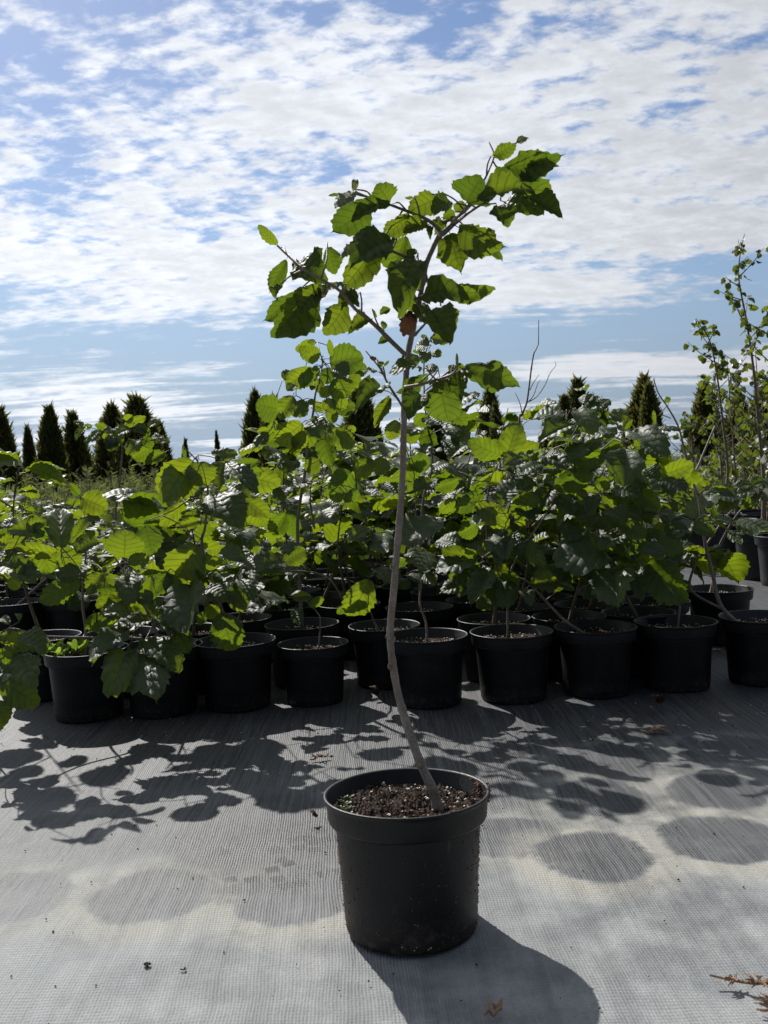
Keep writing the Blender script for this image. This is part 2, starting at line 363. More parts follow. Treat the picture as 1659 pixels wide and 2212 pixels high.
# ------------------------------------------------------------------ pots and soil
def lathe(prof, seg=40, wob=0.0, seed=0):
    V, F = [], []
    for (r, z) in prof:
        for k in range(seg):
            a = 2 * math.pi * k / seg
            q = 1 + wob * math.sin(2 * a + seed) * (z / 0.18)
            V.append((r * q * math.cos(a), r * (2 - q) * math.sin(a), z))
    for i in range(len(prof) - 1):
        for k in range(seg):
            F.append((i * seg + k, i * seg + (k + 1) % seg, (i + 1) * seg + (k + 1) % seg, (i + 1) * seg + k))
    return V, F
POT_PROF = [(0.0, 0.002), (0.070, 0.002), (0.078, 0.0), (0.0845, 0.002), (0.0868, 0.008), (0.0905, 0.07), (0.0955, 0.140), (0.0965, 0.146), (0.0945, 0.147), (0.092, 0.12), (0.088, 0.02)]
RIM_PROF = [(0.0962, 0.1455), (0.1030, 0.1462), (0.1048, 0.149), (0.1068, 0.172), (0.1080, 0.1765), (0.1098, 0.1778), (0.1100, 0.1792), (0.1090, 0.1802), (0.1066, 0.1802), (0.1050, 0.178), (0.1030, 0.150), (0.0955, 0.143), (0.0935, 0.130)]
def pot_meshes(m, mr, seg, seed, wob):
    a = lathe(POT_PROF, seg, wob, seed); b = lathe(RIM_PROF, seg, wob, seed)
    return mesh('pot', *a, m), mesh('rim', *b, mr)
MAT['pot_grey'] = pot_mat('pot_dusty_grey', 0.4, (0.030, 0.033, 0.038))
POTS_GREY = [pot_meshes(MAT['pot_grey'], MAT['pot_grey'], 36, s, 0.008) for s in range(4)]
POTS = [pot_meshes(MAT['pot'], MAT['rim'], 36, s, 0.012) for s in range(4)]
def soil_mesh(seed, rings, seg, r, z0, amp, mound=0.0, mc=(0, 0)):
    V, F = [(0, 0, z0)], []
    off = Vector((seed * 13.1, seed * 7.7, 0))
    def hz(x, y):
        p = Vector((x, y, 0)) * 1.0 + off
        return z0 + amp * (mnoise.noise(p * 30) * 1.0 + mnoise.noise(p * 75) * 0.8 + mnoise.noise(p * 170) * 0.5) + mound * math.exp(-((x - mc[0]) ** 2 + (y - mc[1]) ** 2) / 0.0035)
    for i in range(1, rings + 1):
        for k in range(seg):
            a = 2 * math.pi * k / seg; q = r * i / rings
            V.append((q * math.cos(a), q * math.sin(a), hz(q * math.cos(a), q * math.sin(a))))
    for k in range(seg): F.append((0, 1 + k, 1 + (k + 1) % seg))
    for i in range(rings - 1):
        for k in range(seg):
            a = 1 + i * seg; F.append((a + k, a + seg + k, a + seg + (k + 1) % seg, a + (k + 1) % seg))
    return V, F, hz
SOILS, GRAINS = [], []
for s in range(4):
    V, F, hz = soil_mesh(s, 14, 36, 0.099, 0.155, 0.0035)
    rg = random.Random(s)
    for _ in range(260):
        q = 0.095 * math.sqrt(rg.random()); a = rg.uniform(0, 6.283); x, y = q * math.cos(a), q * math.sin(a)
        grain(V, F, (x, y, hz(x, y)), rg.uniform(0.0015, 0.0042), rg)
    SOILS.append(mesh('soil', V, F, MAT['soil'], False))
    V2, F2 = [], []
    for _ in range(80):
        q = 0.093 * math.sqrt(rg.random()); a = rg.uniform(0, 6.283); x, y = q * math.cos(a), q * math.sin(a)
        grain(V2, F2, (x, y, hz(x, y) + 0.003), rg.uniform(0.0014, 0.0036), rg)
    GRAINS.append(mesh('perlite', V2, F2, MAT['perlite']))

# ------------------------------------------------------------------ ground
def ground():
    def axis(a, b, fine, lo, hi):
        o = []; x = lo
        while x < a: o.append(x); x += max(fine, (a - x) * 0.25)
        x = a
        while x < b: o.append(x); x += fine
        while x < hi: o.append(x); x += max(fine, (x - b) * 0.25 + fine)
        o.append(hi); return o
    xs = axis(-1.3, 1.3, 0.022, -14, 14); ys = axis(0.5, 2.5, 0.02, -8, 14)
    V, F = [], []
    for y in ys:
        for x in xs:
            near = math.exp(-max(0, abs(y - 1.5) - 1.2) * 2) 
            p = Vector((x, y, 0))
            V.append((x, y, 0.0035 * near * (mnoise.noise(p * 4.2) + 0.5 * mnoise.noise(p * 11)) - 0.0015))
    n = len(xs)
    for j in range(len(ys) - 1):
        for i in range(n - 1): F.append((j * n + i, j * n + i + 1, (j + 1) * n + i + 1, (j + 1) * n + i))
    m, t, p, o = mat('woven_fabric')
    ge = N(t, 'ShaderNodeNewGeometry'); pos = ge.outputs['Position']; s = N(t, 'ShaderNodeSeparateXYZ'); L(t, pos, s.inputs[0])
    wob = NOI(t, pos, 7, 2, 0.5); wob2 = NOI(t, pos, 60, 2, 0.5)
    xw = M_(t, 'ADD', s.outputs[0], M_(t, 'MULTIPLY', wob, 0.012)); yw = M_(t, 'ADD', s.outputs[1], M_(t, 'MULTIPLY', wob, 0.02))
    warp = M_(t, 'SINE', M_(t, 'MULTIPLY', M_(t, 'ADD', xw, M_(t, 'MULTIPLY', yw, 0.06)), 2 * math.pi / 0.0042))
    weft = M_(t, 'SINE', M_(t, 'MULTIPLY', yw, 2 * math.pi / 0.0058))
    # irregular warp threads, some pulled apart
    cl = N(t, 'ShaderNodeCombineXYZ'); L(t, M_(t, 'MULTIPLY', xw, 1.0), cl.inputs[0]); L(t, M_(t, 'MULTIPLY', yw, 0.02), cl.inputs[1])
    thr = NOI(t, cl.outputs[0], 170, 3, 0.7)
    thr2 = NOI(t, cl.outputs[0], 45, 2, 0.5)
    big = NOI(t, pos, 2.2, 4, 0.55); med = NOI(t, pos, 11, 4, 0.6); fine = NOI(t, pos, 260, 3, 0.7)
    # marks left where pots stood: clean darker discs with a pale silt edge
    def reg(rx, ry, ox, oy, sc): return P2G((rx / sc + ox) / 1.8228, (ry / sc + oy) / 1.8228)
    marks = [(reg(725, 900, 1800, 2700, 1.355), .093, 1.0), (reg(1410, 812, 1800, 2700, 1.355), .098, 1.0), (reg(1385, 555, 1800, 2700, 1.355), .092, .95),
             (reg(760, 590, 1800, 2700, 1.355), .090, .8), (reg(300, 795, 1800, 2700, 1.355), .085, .6), (reg(800, 395, 1800, 2700, 1.355), .10, .4), (reg(1430, 330, 1800, 2700, 1.355), .10, .5),
             (reg(715, 860, 0, 2800, 1.185), .088, .75), (reg(1390, 845, 0, 2800, 1.185), .096, .8), (reg(60, 860, 0, 2800, 1.185), .09, .5), (reg(230, 560, 0, 2800, 1.185), .09, .3)]
    patch = SM(t, NOI(t, pos, 16, 4, 0.65), 0.28, 0.62, 0.6, 1.0)
    dsum = None; rsum = None
    for (c, r, k) in marks:
        dv = N(t, 'ShaderNodeVectorMath', operation='DISTANCE'); L(t, pos, dv.inputs[0]); dv.inputs[1].default_value = (c.x, c.y, 0)
        dd = M_(t, 'ADD', dv.outputs['Value'], M_(t, 'MULTIPLY', M_(t, 'SUBTRACT', med, 0.5), 0.042))
        a = M_(t, 'MULTIPLY', SM(t, M_(t, 'ADD', dd, M_(t, 'MULTIPLY', M_(t, 'SUBTRACT', wob2, 0.5), 0.025)), r - 0.012, r + 0.004, k, 0.0), patch)
        e = M_(t, 'MULTIPLY', SM(t, dd, r - 0.01, r + 0.008), SM(t, dd, r + 0.085, r + 0.01, 0.0, k))
        dsum = a if dsum is None else M_(t, 'MAXIMUM', dsum, a); rsum = e if rsum is None else M_(t, 'MAXIMUM', rsum, e)
    # damp trodden patch with shoe tread blocks beside the pot
    wc = reg(1330, 600, 0, 2800, 1.185)
    dv = N(t, 'ShaderNodeVectorMath', operation='DISTANCE'); L(t, pos, dv.inputs[0]); dv.inputs[1].default_value = (wc.x, wc.y, 0)
    wet = SM(t, M_(t, 'ADD', dv.outputs['Value'], M_(t, 'MULTIPLY', M_(t, 'SUBTRACT', med, 0.5), 0.22)), 0.07, 0.24, 1.0, 0.0)
    tm = N(t, 'ShaderNodeMapping'); tm.inputs['Rotation'].default_value = (0, 0, R(-22)); L(t, pos, tm.inputs[0])
    vo = N(t, 'ShaderNodeTexVoronoi', distance='CHEBYCHEV'); vo.inputs['Scale'].default_value = 34; vo.inputs['Randomness'].default_value = 0.75; L(t, tm.outputs[0], vo.inputs['Vector'])
    vs_ = N(t, 'ShaderNodeSeparateColor'); L(t, vo.outputs['Color'], vs_.inputs[0])
    tc2 = reg(1370, 660, 0, 2800, 1.185)
    dv2 = N(t, 'ShaderNodeVectorMath', operation='DISTANCE'); L(t, pos, dv2.inputs[0]); dv2.inputs[1].default_value = (tc2.x, tc2.y, 0)
    trd = M_(t, 'MULTIPLY', M_(t, 'MULTIPLY', SM(t, vo.outputs['Distance'], 0.42, 0.30), M_(t, 'GREATER_THAN', vs_.outputs[0], 0.40)), SM(t, dv2.outputs['Value'], 0.15, 0.10))
    dust = M_(t, 'ADD', M_(t, 'MULTIPLY', big, 0.75), M_(t, 'MULTIPLY', med, 0.45))
    dust = SM(t, dust, 0.46, 0.72, 0.0, 0.72)
    dust = M_(t, 'MULTIPLY', dust, SM(t, s.outputs[1], 1.80, 1.05, 0.22, 1.0))
    # silt heavier in the front aisle; strip before the pots darkened to deepen its shade
    aisle = M_(t, 'ADD', SM(t, s.outputs[1], 1.65, 0.90, 0.0, 0.60), SM(t, s.outputs[1], 2.25, 1.7, -0.45, 0.0))
    dust = M_(t, 'ADD', M_(t, 'ADD', dust, aisle), M_(t, 'MULTIPLY', rsum, SM(t, med, 0.3, 0.65, 0.2, 0.75)), clamp=True)
    dust = M_(t, 'MULTIPLY', dust, M_(t, 'SUBTRACT', 1.0, M_(t, 'MULTIPLY', dsum, 0.88)))
    dust = M_(t, 'MULTIPLY', dust, M_(t, 'SUBTRACT', 1.0, M_(t, 'MULTIPLY', wet, 0.72)))
    dust = M_(t, 'MULTIPLY', dust, SM(t, thr2, 0.25, 0.75, 0.75, 1.1))
    base = MIX(t, SM(t, thr, 0.35, 0.68), (0.034, 0.0355, 0.039), (0.10, 0.102, 0.107))
    base = MIX(t, M_(t, 'MULTIPLY', SM(t, warp, 0.2, 1.0), 0.20), base, (0.03, 0.03, 0.032))
    silt = MIX(t, med, (0.205, 0.225, 0.245), (0.37, 0.372, 0.355))
    silt = MIX(t, M_(t, 'MULTIPLY', rsum, 0.5), silt, (0.40, 0.37, 0.28))
    col = MIX(t, M_(t, 'MULTIPLY', dust, SM(t, fine, 0.2, 0.7, 0.72, 1.0)), base, silt)
    col = MIX(t, M_(t, 'MULTIPLY', wet, 0.55), col, (0.03, 0.031, 0.034))
    col = MIX(t, M_(t, 'MULTIPLY', trd, 0.92), col, (0.018, 0.019, 0.021))
    col = MIX(t, M_(t, 'MULTIPLY', SM(t, M_(t, 'MULTIPLY', warp, weft), 0.0, 1.0), SM(t, NOI(t, pos, 9, 3, 0.6), 0.35, 0.65, 0.03, 0.20)), col, (0.04, 0.041, 0.043))
    L(t, col, p.inputs['Base Color'])
    L(t, M_(t, 'SUBTRACT', M_(t, 'ADD', M_(t, 'MULTIPLY', dust, 0.25), 0.55), M_(t, 'MULTIPLY', wet, 0.05)), p.inputs['Roughness'])
    p.inputs['Specular IOR Level'].default_value = 0.30
    h = M_(t, 'ADD', M_(t, 'ADD', M_(t, 'MULTIPLY', warp, 0.20), M_(t, 'MULTIPLY', weft, 0.15)), M_(t, 'ADD', M_(t, 'MULTIPLY', fine, 1.3), M_(t, 'MULTIPLY', thr, 0.8)))
    bump(t, h, p, 0.55, 0.0016)
    me = mesh('ground_fabric', V, F, m); o_ = link('ground_fabric', me); tag(o_, 'grey woven weed membrane spread over the nursery ground', kind='structure')
    m2, t2, p2, o2 = mat('field_grass'); tcn = N(t2, 'ShaderNodeTexCoord')
    f = NOI(t2, tcn.outputs['Object'], 0.4, 8, 0.7)
    L(t2, MIX(t2, f, (0.035, 0.055, 0.018), (0.10, 0.115, 0.045)), p2.inputs['Base Color']); p2.inputs['Roughness'].default_value = 0.9
    bump(t2, NOI(t2, tcn.outputs['Object'], 8, 6, 0.7), p2, 1.0, 0.1)
    V = [(-1500, -1500, -0.03), (1500, -1500, -0.03), (1500, 1500, -0.03), (-1500, 1500, -0.03)]
    tag(link('field_ground', mesh('field_ground', V, [(0, 1, 2, 3)], m2)), 'open grassy field ground reaching the horizon', kind='structure')
ground()

# ------------------------------------------------------------------ potted plants: shared builders
def add_pot(root, i, m=None):
    pm, rm = (POTS_GREY if m else POTS)[i % 4]
    p = link('pot', pm, root, Matrix.Rotation(i * 1.3, 4, 'Z')); link('rim', rm, p)
    s = link('soil', SOILS[i % 4], root, Matrix.Rotation(i * 2.1, 4, 'Z'))
    g = link('perlite', GRAINS[i % 4], s); g['kind'] = 'stuff'
def inv(root): return root.matrix_basis.inverted()
def add_tube(name, root, pts, rad, m, sides=6, n=4, bumpy=0.0):
    iv = inv(root); P, r = smoothpath(pts, rad, n); P = [iv @ q for q in P]
    V, F = tube(P, r, sides, bumpy); return link(name, mesh(name, V, F, m), root)
def add_leaf(root, M, key, rg, name='leaf'):
    return link(name, rg.choice(LEAF[key]), root, inv(root) @ M)
def nearest(p, polys):
    best = None
    for P in polys:
        for q in P:
            d = (q - p).length
            if best is None or d < best[0]: best = (d, q)
    return best
def traced_plant(root, stems, leaves, seed, Zj=0.05, keydef='round', dup=0.0):
    """stems: list of (name, [(px,py,Z)...], r0, r1); leaves: (bx,by,tx,ty,w,code,Z,key)"""
    rg = random.Random(seed); polys = []
    for (nm, pts, r0, r1) in stems:
        P = [Vector(q) if isinstance(q, Vector) else P2W(*q) for q in pts]
        rad = [r0 + (r1 - r0) * i / (len(P) - 1) for i in range(len(P))]
        sp, _ = smoothpath(P, rad, 5); polys.append(sp)
        add_tube(nm, root, P, rad, MAT['bark'] if r0 > 0.0035 else MAT['twig'], 8 if r0 > 0.004 else 5, 5, 0.12)
    main_polys = list(polys); leaves = list(leaves)
    for lf in list(leaves):                                   # leaves of the same crown standing further in
        if rg.random() < dup:
            ox, oy = rg.gauss(0, 26), rg.gauss(0, 20); sc_ = rg.uniform(0.7, 1.05); a = rg.uniform(-1.2, 1.2)
            dx, dy = (lf[2] - lf[0]) * sc_, (lf[3] - lf[1]) * sc_
            bx, by = lf[0] + ox, lf[1] + oy
            leaves.append((bx, by, bx + dx * math.cos(a) - dy * math.sin(a), by + dx * math.sin(a) + dy * math.cos(a), lf[4] * sc_, rg.choice('BMMXS'), lf[6] + rg.uniform(0.07, 0.22), lf[7]))
    for (bx, by, tx, ty, wpx, code, Z, key) in leaves:
        z = Z + rg.uniform(-Zj, Zj); key = key or keydef
        M, b = leaf_at(bx, by, tx, ty, wpx, code, z, rg, key)
        add_leaf(root, M, key, rg)
        pet = M @ Vector((0, -0.15, -0.03))
        near = nearest(pet, polys)
        if near and near[0] > 0.012 and near[0] < 0.6:
            q = near[1]; d = pet - q
            mid = q + d * 0.5 + Vector((0, 0, 0.03 * d.length)) + Vector((rg.uniform(-1, 1), rg.uniform(-1, 1), rg.uniform(-1, 1))) * 0.06 * d.length
            r0 = 0.0012 + 0.004 * min(d.length, 0.4)
            add_tube('branch' if d.length > 0.05 else 'twig', root, [q, mid, pet], [r0, r0 * 0.8, 0.001], MAT['twig'], 5, 4)
            if d.length > 0.05 and keydef != 'main': polys.append([q.lerp(mid, k / 5) for k in range(6)] + [mid.lerp(pet, k / 5) for k in range(1, 6)])
    return polys
def grow(root, base, height, seed, nb=4, nl=9, ls=0.095, lean=(0, 0), spread=0.22, key='round', joined=False, r0=0.006, droop=0.35):
    """procedural sapling: arching stem, side branches, alternate leaves"""
    rg = random.Random(seed); base = Vector(base); polys = []
    top = base + Vector((lean[0], lean[1], height))
    bend = Vector((rg.uniform(-1, 1), rg.uniform(-1, 1), 0)) * 0.12 * height
    P = [base, base.lerp(top, 0.33) + bend * 0.7, base.lerp(top, 0.66) + bend, top]
    polys.append((P, r0, 0.0016))
    sp, _ = smoothpath(P, [1] * 4, 6)
    for i in range(nb):
        q = sp[int(len(sp) * rg.uniform(0.35, 0.92))]; a = rg.uniform(0, 6.283); ln = spread * rg.uniform(0.6, 1.35)
        d = Vector((math.cos(a), math.sin(a), rg.uniform(0.15, 0.9))).normalized() * ln
        e = q + d; mdl = q + d * 0.5 + Vector((0, 0, 0.10 * ln))
        polys.append(([q, mdl, e - Vector((0, 0, 0.06 * ln))], 0.003, 0.0012))
    mats = []
    for (P, a, b) in polys:
        S, _ = smoothpath(P, [1] * len(P), 8)
        lo = 0.40 if len(P) == 4 else 0.15
        for k in range(nl):
            t = lo + (1 - lo) * (k + rg.uniform(0.2, 0.8)) / nl
            i = min(len(S) - 2, int(t * (len(S) - 1))); q = S[i]; fw = (S[i + 1] - S[i]).normalized()
            sd = fw.cross(Vector((0, 0, 1))); sd = sd.normalized() if sd.length > 0.05 else Vector((1, 0, 0))
            if abs(fw.z) > 0.75: an = k * 2.4 + rg.uniform(-0.5, 0.5); out_ = Vector((math.cos(an), math.sin(an), 0))
            else: out_ = sd * (1 if k % 2 else -1) * 0.9 + fw * 0.5
            out_ = (out_ + Vector((rg.gauss(0, 0.25), rg.gauss(0, 0.25), rg.gauss(-droop, 0.35)))).normalized()
            nn = Vector((rg.gauss(0, 0.4), rg.gauss(0, 0.4), 1)); nn = (nn - out_ * nn.dot(out_)).normalized()
            s = ls * rg.uniform(0.55, 1.2) * (0.55 if t > 0.94 else 1)
            mats.append(frame(q + out_ * 0.16 * s, out_, nn, s, rg.uniform(0.85, 1.1)))
    return polys, mats
def low_leaf(kind):
    if kind == 'willow': return [(0, 0, 0), (0.11, 0.35, 0.02), (0, 1, -0.1), (-0.11, 0.35, 0.02), (0, 0.4, -0.02)], [(0, 1, 4), (1, 2, 4), (2, 3, 4), (3, 0, 4)]
    v = [(0, 0, 0), (0.30, 0.18, 0.05), (0.42, 0.5, 0.05), (0.26, 0.82, -0.04), (0, 1.02, -0.16), (-0.26, 0.82, -0.04), (-0.42, 0.5, 0.05), (-0.30, 0.18, 0.05), (0, 0.5, 0.0)]
    return v, [(i, (i + 1) % 8, 8) for i in range(8)]
def joined_leaves(name, mats, m, kind='round', jitter=0.0):
    lv, lf = low_leaf(kind); V, F = [], []
    for M in mats:
        b = len(V)
        for q in lv: V.append(tuple(M @ Vector(q)))
        for f in lf: F.append(tuple(b + i for i in f))
    return mesh(name, V, F, m)
def build_grown(root, polys, mats, key, joined, seed, lm=None, stemmat='twig'):
    rg = random.Random(seed); iv = inv(root)
    if joined:
        V, F = [], []
        for (P, a, b) in polys:
            S, r = smoothpath(P, [a + (b - a) * i / (len(P) - 1) for i in range(len(P))], 3)
            tube([iv @ q for q in S], r, 4, 0, V, F)
        link('stem', mesh('stem', V, F, MAT[stemmat]), root)
        o = link('foliage', joined_leaves('foliage', [iv @ M for M in mats], lm or MAT['leaf']), root); o['kind'] = 'stuff'
    else:
        for i, (P, a, b) in enumerate(polys):
            add_tube('stem' if i == 0 else 'branch', root, P, [a + (b - a) * k / (len(P) - 1) for k in range(len(P))], MAT[stemmat], 6 if i == 0 else 5, 4)
        for M in mats: add_leaf(root, M, key, rg)

def Rg(ox, oy, sc):
    return lambda x, y: ((x / sc + ox) / 1.8228, (y / sc + oy) / 1.8228)
def trace(T, sc, Z, rows):
    k = 1 / sc / 1.8228; o = []
    for r in rows:
        b = T(r[0], r[1]); t = T(r[2], r[3]); o.append((b[0], b[1], t[0], t[1], r[4] * k, r[5], Z + (r[7] if len(r) > 7 else 0), r[6] if len(r) > 6 else None))
    return o
T1 = Rg(900, 500, 1.185); T2 = Rg(0, 1400, 1.659); T3 = Rg(1000, 1300, 1.508); T4 = Rg(2000, 1400, 1.62)
T5 = Rg(0, 2000, 1.659); T6 = Rg(950, 2100, 1.58); T7 = Rg(1950, 2000, 1.545)

# ------------------------------------------------------------------ the sapling in front
def main_sapling():
    Z = 1.200; c = P2W(878, 1705, Z)
    root = empty('potted_sapling', (c.x, Z, -0.003), rx=R(-2.6))
    tag(root, 'tall crooked young tree standing alone in a muddy black pot on the open grey fabric', 'potted tree')
    pm, rm = pot_meshes(MAT['pot_main'], MAT['pot_main'], 96, 1.0, 0.004)
    p = link('pot', pm, root); link('rim', rm, p)
    rg = random.Random(5)
    V, F = [], []                                            # mud clots stuck on the wall
    for _ in range(420):
        a = rg.uniform(-math.pi, 0) if rg.random() < 0.25 else rg.choice((rg.gauss(0.0, 0.28), rg.gauss(math.pi, 0.28)))
        z = rg.uniform(0.006, 0.143); r = 0.0868 + (z - 0.008) * 0.066
        grain(V, F, (r * math.cos(a), r * math.sin(a), z), rg.uniform(0.0006, 0.0019), rg)
    for _ in range(26):
        a = rg.gauss(0.05, 0.13); z = rg.uniform(0.165, 0.1815); r = 0.1085 + rg.uniform(-0.003, 0.002)
        grain(V, F, (r * math.cos(a), r * math.sin(a), z), rg.uniform(0.0015, 0.0035), rg)
    for _ in range(30):
        a = rg.gauss(0.35, 0.12); z = rg.uniform(0.155, 0.178); r = 0.1030 + rg.uniform(-0.001, 0.001)
        grain(V, F, (r * math.cos(a), r * math.sin(a), z), rg.uniform(0.001, 0.003), rg)
    o = link('mud_clots', mesh('mud_clots', V, F, MAT['mud']), root); o['kind'] = 'stuff'
    V, F = [], []
    for _ in range(9):
        a = rg.gauss(-1.5, 0.3); grain(V, F, (0.0866 * math.cos(a), 0.0866 * math.sin(a), rg.uniform(0.008, 0.016)), rg.uniform(0.001, 0.0017), rg)
    o = link('grit', mesh('grit', V, F, MAT['perlite']), root); o['kind'] = 'stuff'
    V, F, hz = soil_mesh(9, 40, 110, 0.1025, 0.156, 0.0062, 0.014, (-0.015, 0.01))
    so_ = link('soil', mesh('soil', V, F, MAT['soil']), root)
    V, F = [], []
    for _ in range(2600):
        q = 0.099 * math.sqrt(rg.random()); a = rg.uniform(0, 6.283); x, y = q * math.cos(a), q * math.sin(a)
        grain(V, F, (x, y, hz(x, y) + rg.uniform(-0.001, 0.0015)), abs(rg.gauss(0.0010, 0.0012)) + 0.0006 + (0.003 if rg.random() < 0.05 else 0), rg)
    for _ in range(150):                                      # bark and root fibres
        q = 0.095 * math.sqrt(rg.random()); a = rg.uniform(0, 6.283); x, y = q * math.cos(a), q * math.sin(a)
        b = rg.uniform(0, 6.283); ln = rg.uniform(0.006, 0.017); e = Vector((math.cos(b), math.sin(b), rg.uniform(-0.1, 0.5))) * ln
        s0 = Vector((x, y, hz(x, y))); tube([s0, s0 + e * 0.5 + Vector((0, 0, 0.0015)), s0 + e], [0.0009, 0.0007, 0.0004], 4, 0, V, F)
    o = link('crumbs', mesh('crumbs', V, F, MAT['crumb'], False), so_); o['kind'] = 'stuff'
    V, F = [], []
    for _ in range(170):
        q = 0.097 * math.sqrt(rg.random()); a = rg.uniform(0, 6.283); x, y = q * math.cos(a), q * math.sin(a)
        if abs(x + .01) < .035 and abs(y) < .05 and rg.random() < .6: continue
        grain(V, F, (x, y, hz(x, y) + 0.002), rg.uniform(0.0010, 0.0030), rg)
    o = link('perlite', mesh('perlite', V, F, MAT['perlite']), so_); o['kind'] = 'stuff'
    for (x, y, r) in ((-0.048, 0.06, 0.0032), (0.001, 0.075, 0.0035), (0.02, 0.078, 0.0028), (0.078, -0.02, 0.0025), (0.083, -0.012, 0.003)):
        V, F = [], []; grain(V, F, (0, 0, 0), r, rg, 0.9)
        link('fertilizer_pellet', mesh('fertilizer_pellet', V, F, MAT['fert']), so_, Matrix.Translation((x, y, hz(x, y) + r * 0.6)))
    V, F = [], []
    for _ in range(30): grain(V, F, (rg.gauss(0.062, 0.004), rg.gauss(-0.045, 0.003), hz(0.062, -0.045) + rg.uniform(0, 0.007)), rg.uniform(0.002, 0.004), rg)
    link('mud_lump', mesh('mud_lump', V, F, MAT['mud']), so_)
    V, F = [], []
    for _ in range(60):
        q = 0.096 * math.sqrt(rg.random()); a = rg.uniform(0, 6.283); x, y = q * math.cos(a), q * math.sin(a)
        grain(V, F, (x, y, hz(x, y) + 0.002), rg.uniform(0.0012, 0.0034), rg, 0.5)
    o = link('bark_bits', mesh('bark_bits', V, F, MAT['mud'], False), so_); o['kind'] = 'stuff'
    for k in range(9):                                        # seedlings at the left edge
        x, y = -0.088 + rg.uniform(0, 0.022), -0.012 + rg.uniform(-0.012, 0.05); b = Vector((x, y, hz(x, y)))
        for sgn in (-1, 1):
            M = frame(b + Vector((0, 0, 0.006)), Vector((sgn, rg.uniform(-0.5, 0.5), 0.5)), Vector((0, 0, 1)), rg.uniform(0.006, 0.010))
            link('seedling_leaf', rg.choice(LEAF['weed']), root, M)
    # stem and branches traced from the photo
    sb = root.matrix_basis @ Vector((0.030, -0.012, 0.150))
    s0 = P2W(942, 1738, 1.185); s0.z = min(s0.z, 0.165)
    st = [sb + (s0 - sb) * 0.0, P2W(938, 1715, 1.188), P2W(905, 1640, 1.205), P2W(868, 1530, 1.235), P2W(851, 1450, 1.24), P2W(843, 1370, 1.24), P2W(851, 1270, 1.235), P2W(861, 1150, 1.235),
          P2W(869, 1040, 1.23), P2W(873, 900, 1.225), P2W(878, 800, 1.22), P2W(883, 755, 1.22), P2W(897, 690, 1.22), P2W(914, 610, 1.22), P2W(921, 570, 1.22), P2W(938, 530, 1.22), P2W(953, 500, 1.22)]
    st[0] = Vector((st[1].x + 0.004, st[1].y - 0.002, 0.150))
    rad = [0.0092, 0.0084, 0.0072, 0.0066, 0.0063, 0.0060, 0.0057, 0.0055, 0.0052, 0.0050, 0.0047, 0.0045, 0.0042, 0.0040, 0.0038, 0.0038, 0.0042]
    rad = [r * 0.84 for r in rad]
    add_tube('stem', root, st, rad, MAT['bark'], 12, 8, 0.22)
    SP, SR = smoothpath(st, rad, 8)
    for k in range(9, len(SP) - 2, 6):                        # buds and leaf scars at the nodes
        q = SP[k]; dv_ = (SP[k + 1] - q).normalized(); a = k * 2.4; sd = Vector((math.cos(a), math.sin(a), 0)); r = SR[k]
        add_tube('bud', root, [q + sd * r * 0.5 - dv_ * 0.003, q + sd * r * 1.25, q + sd * r * 1.35 + dv_ * 0.005], [r * 0.55, r * 0.5, 0.0006], MAT['bark'], 6, 3)
    def br(pts, r0, r1, dz=0.0):
        return ('branch', [(*T1(x, y), Z + dz * i / (len(pts) - 1)) for i, (x, y) in enumerate(pts)], r0, r1)
    S = [br([(985, 505), (1030, 470), (1075, 420), (1120, 370), (1180, 320), (1240, 270), (1290, 235)], .0042, .0014, .03),
         br([(1050, 455), (1120, 400), (1200, 350)], .0026, .0012, -.05), br([(1120, 370), (1190, 250), (1215, 200), (1238, 130), (1215, 70)], .0018, .0009, .06),
         br([(985, 480), (940, 440), (880, 410), (800, 380), (740, 358), (660, 330), (590, 300)], .0030, .0010, .05),
         br([(825, 1062), (760, 1000), (705, 945), (640, 885), (590, 848), (520, 765), (450, 720), (350, 665), (300, 622), (225, 552)], .0034, .0010, -.08),
         br([(915, 657), (860, 620), (760, 577), (660, 520)], .0028, .0011, -.06), br([(868, 972), (900, 935), (935, 900)], .0022, .0014, -.05),
         br([(880, 800), (940, 770), (985, 745)], .0022, .0012, .05), br([(822, 1215), (900, 1200), (970, 1180), (1040, 1155), (1065, 1120), (1066, 1065)], .0024, .0010, -.08),
         br([(815, 1310), (790, 1270), (745, 1200), (715, 1140), (690, 1105), (640, 1045)], .0019, .0008, .03),
         br([(780, 1260), (750, 1235), (710, 1225)], .0013, .0009, .03), br([(700, 930), (685, 895), (672, 855)], .0012, .0009, -.04)]
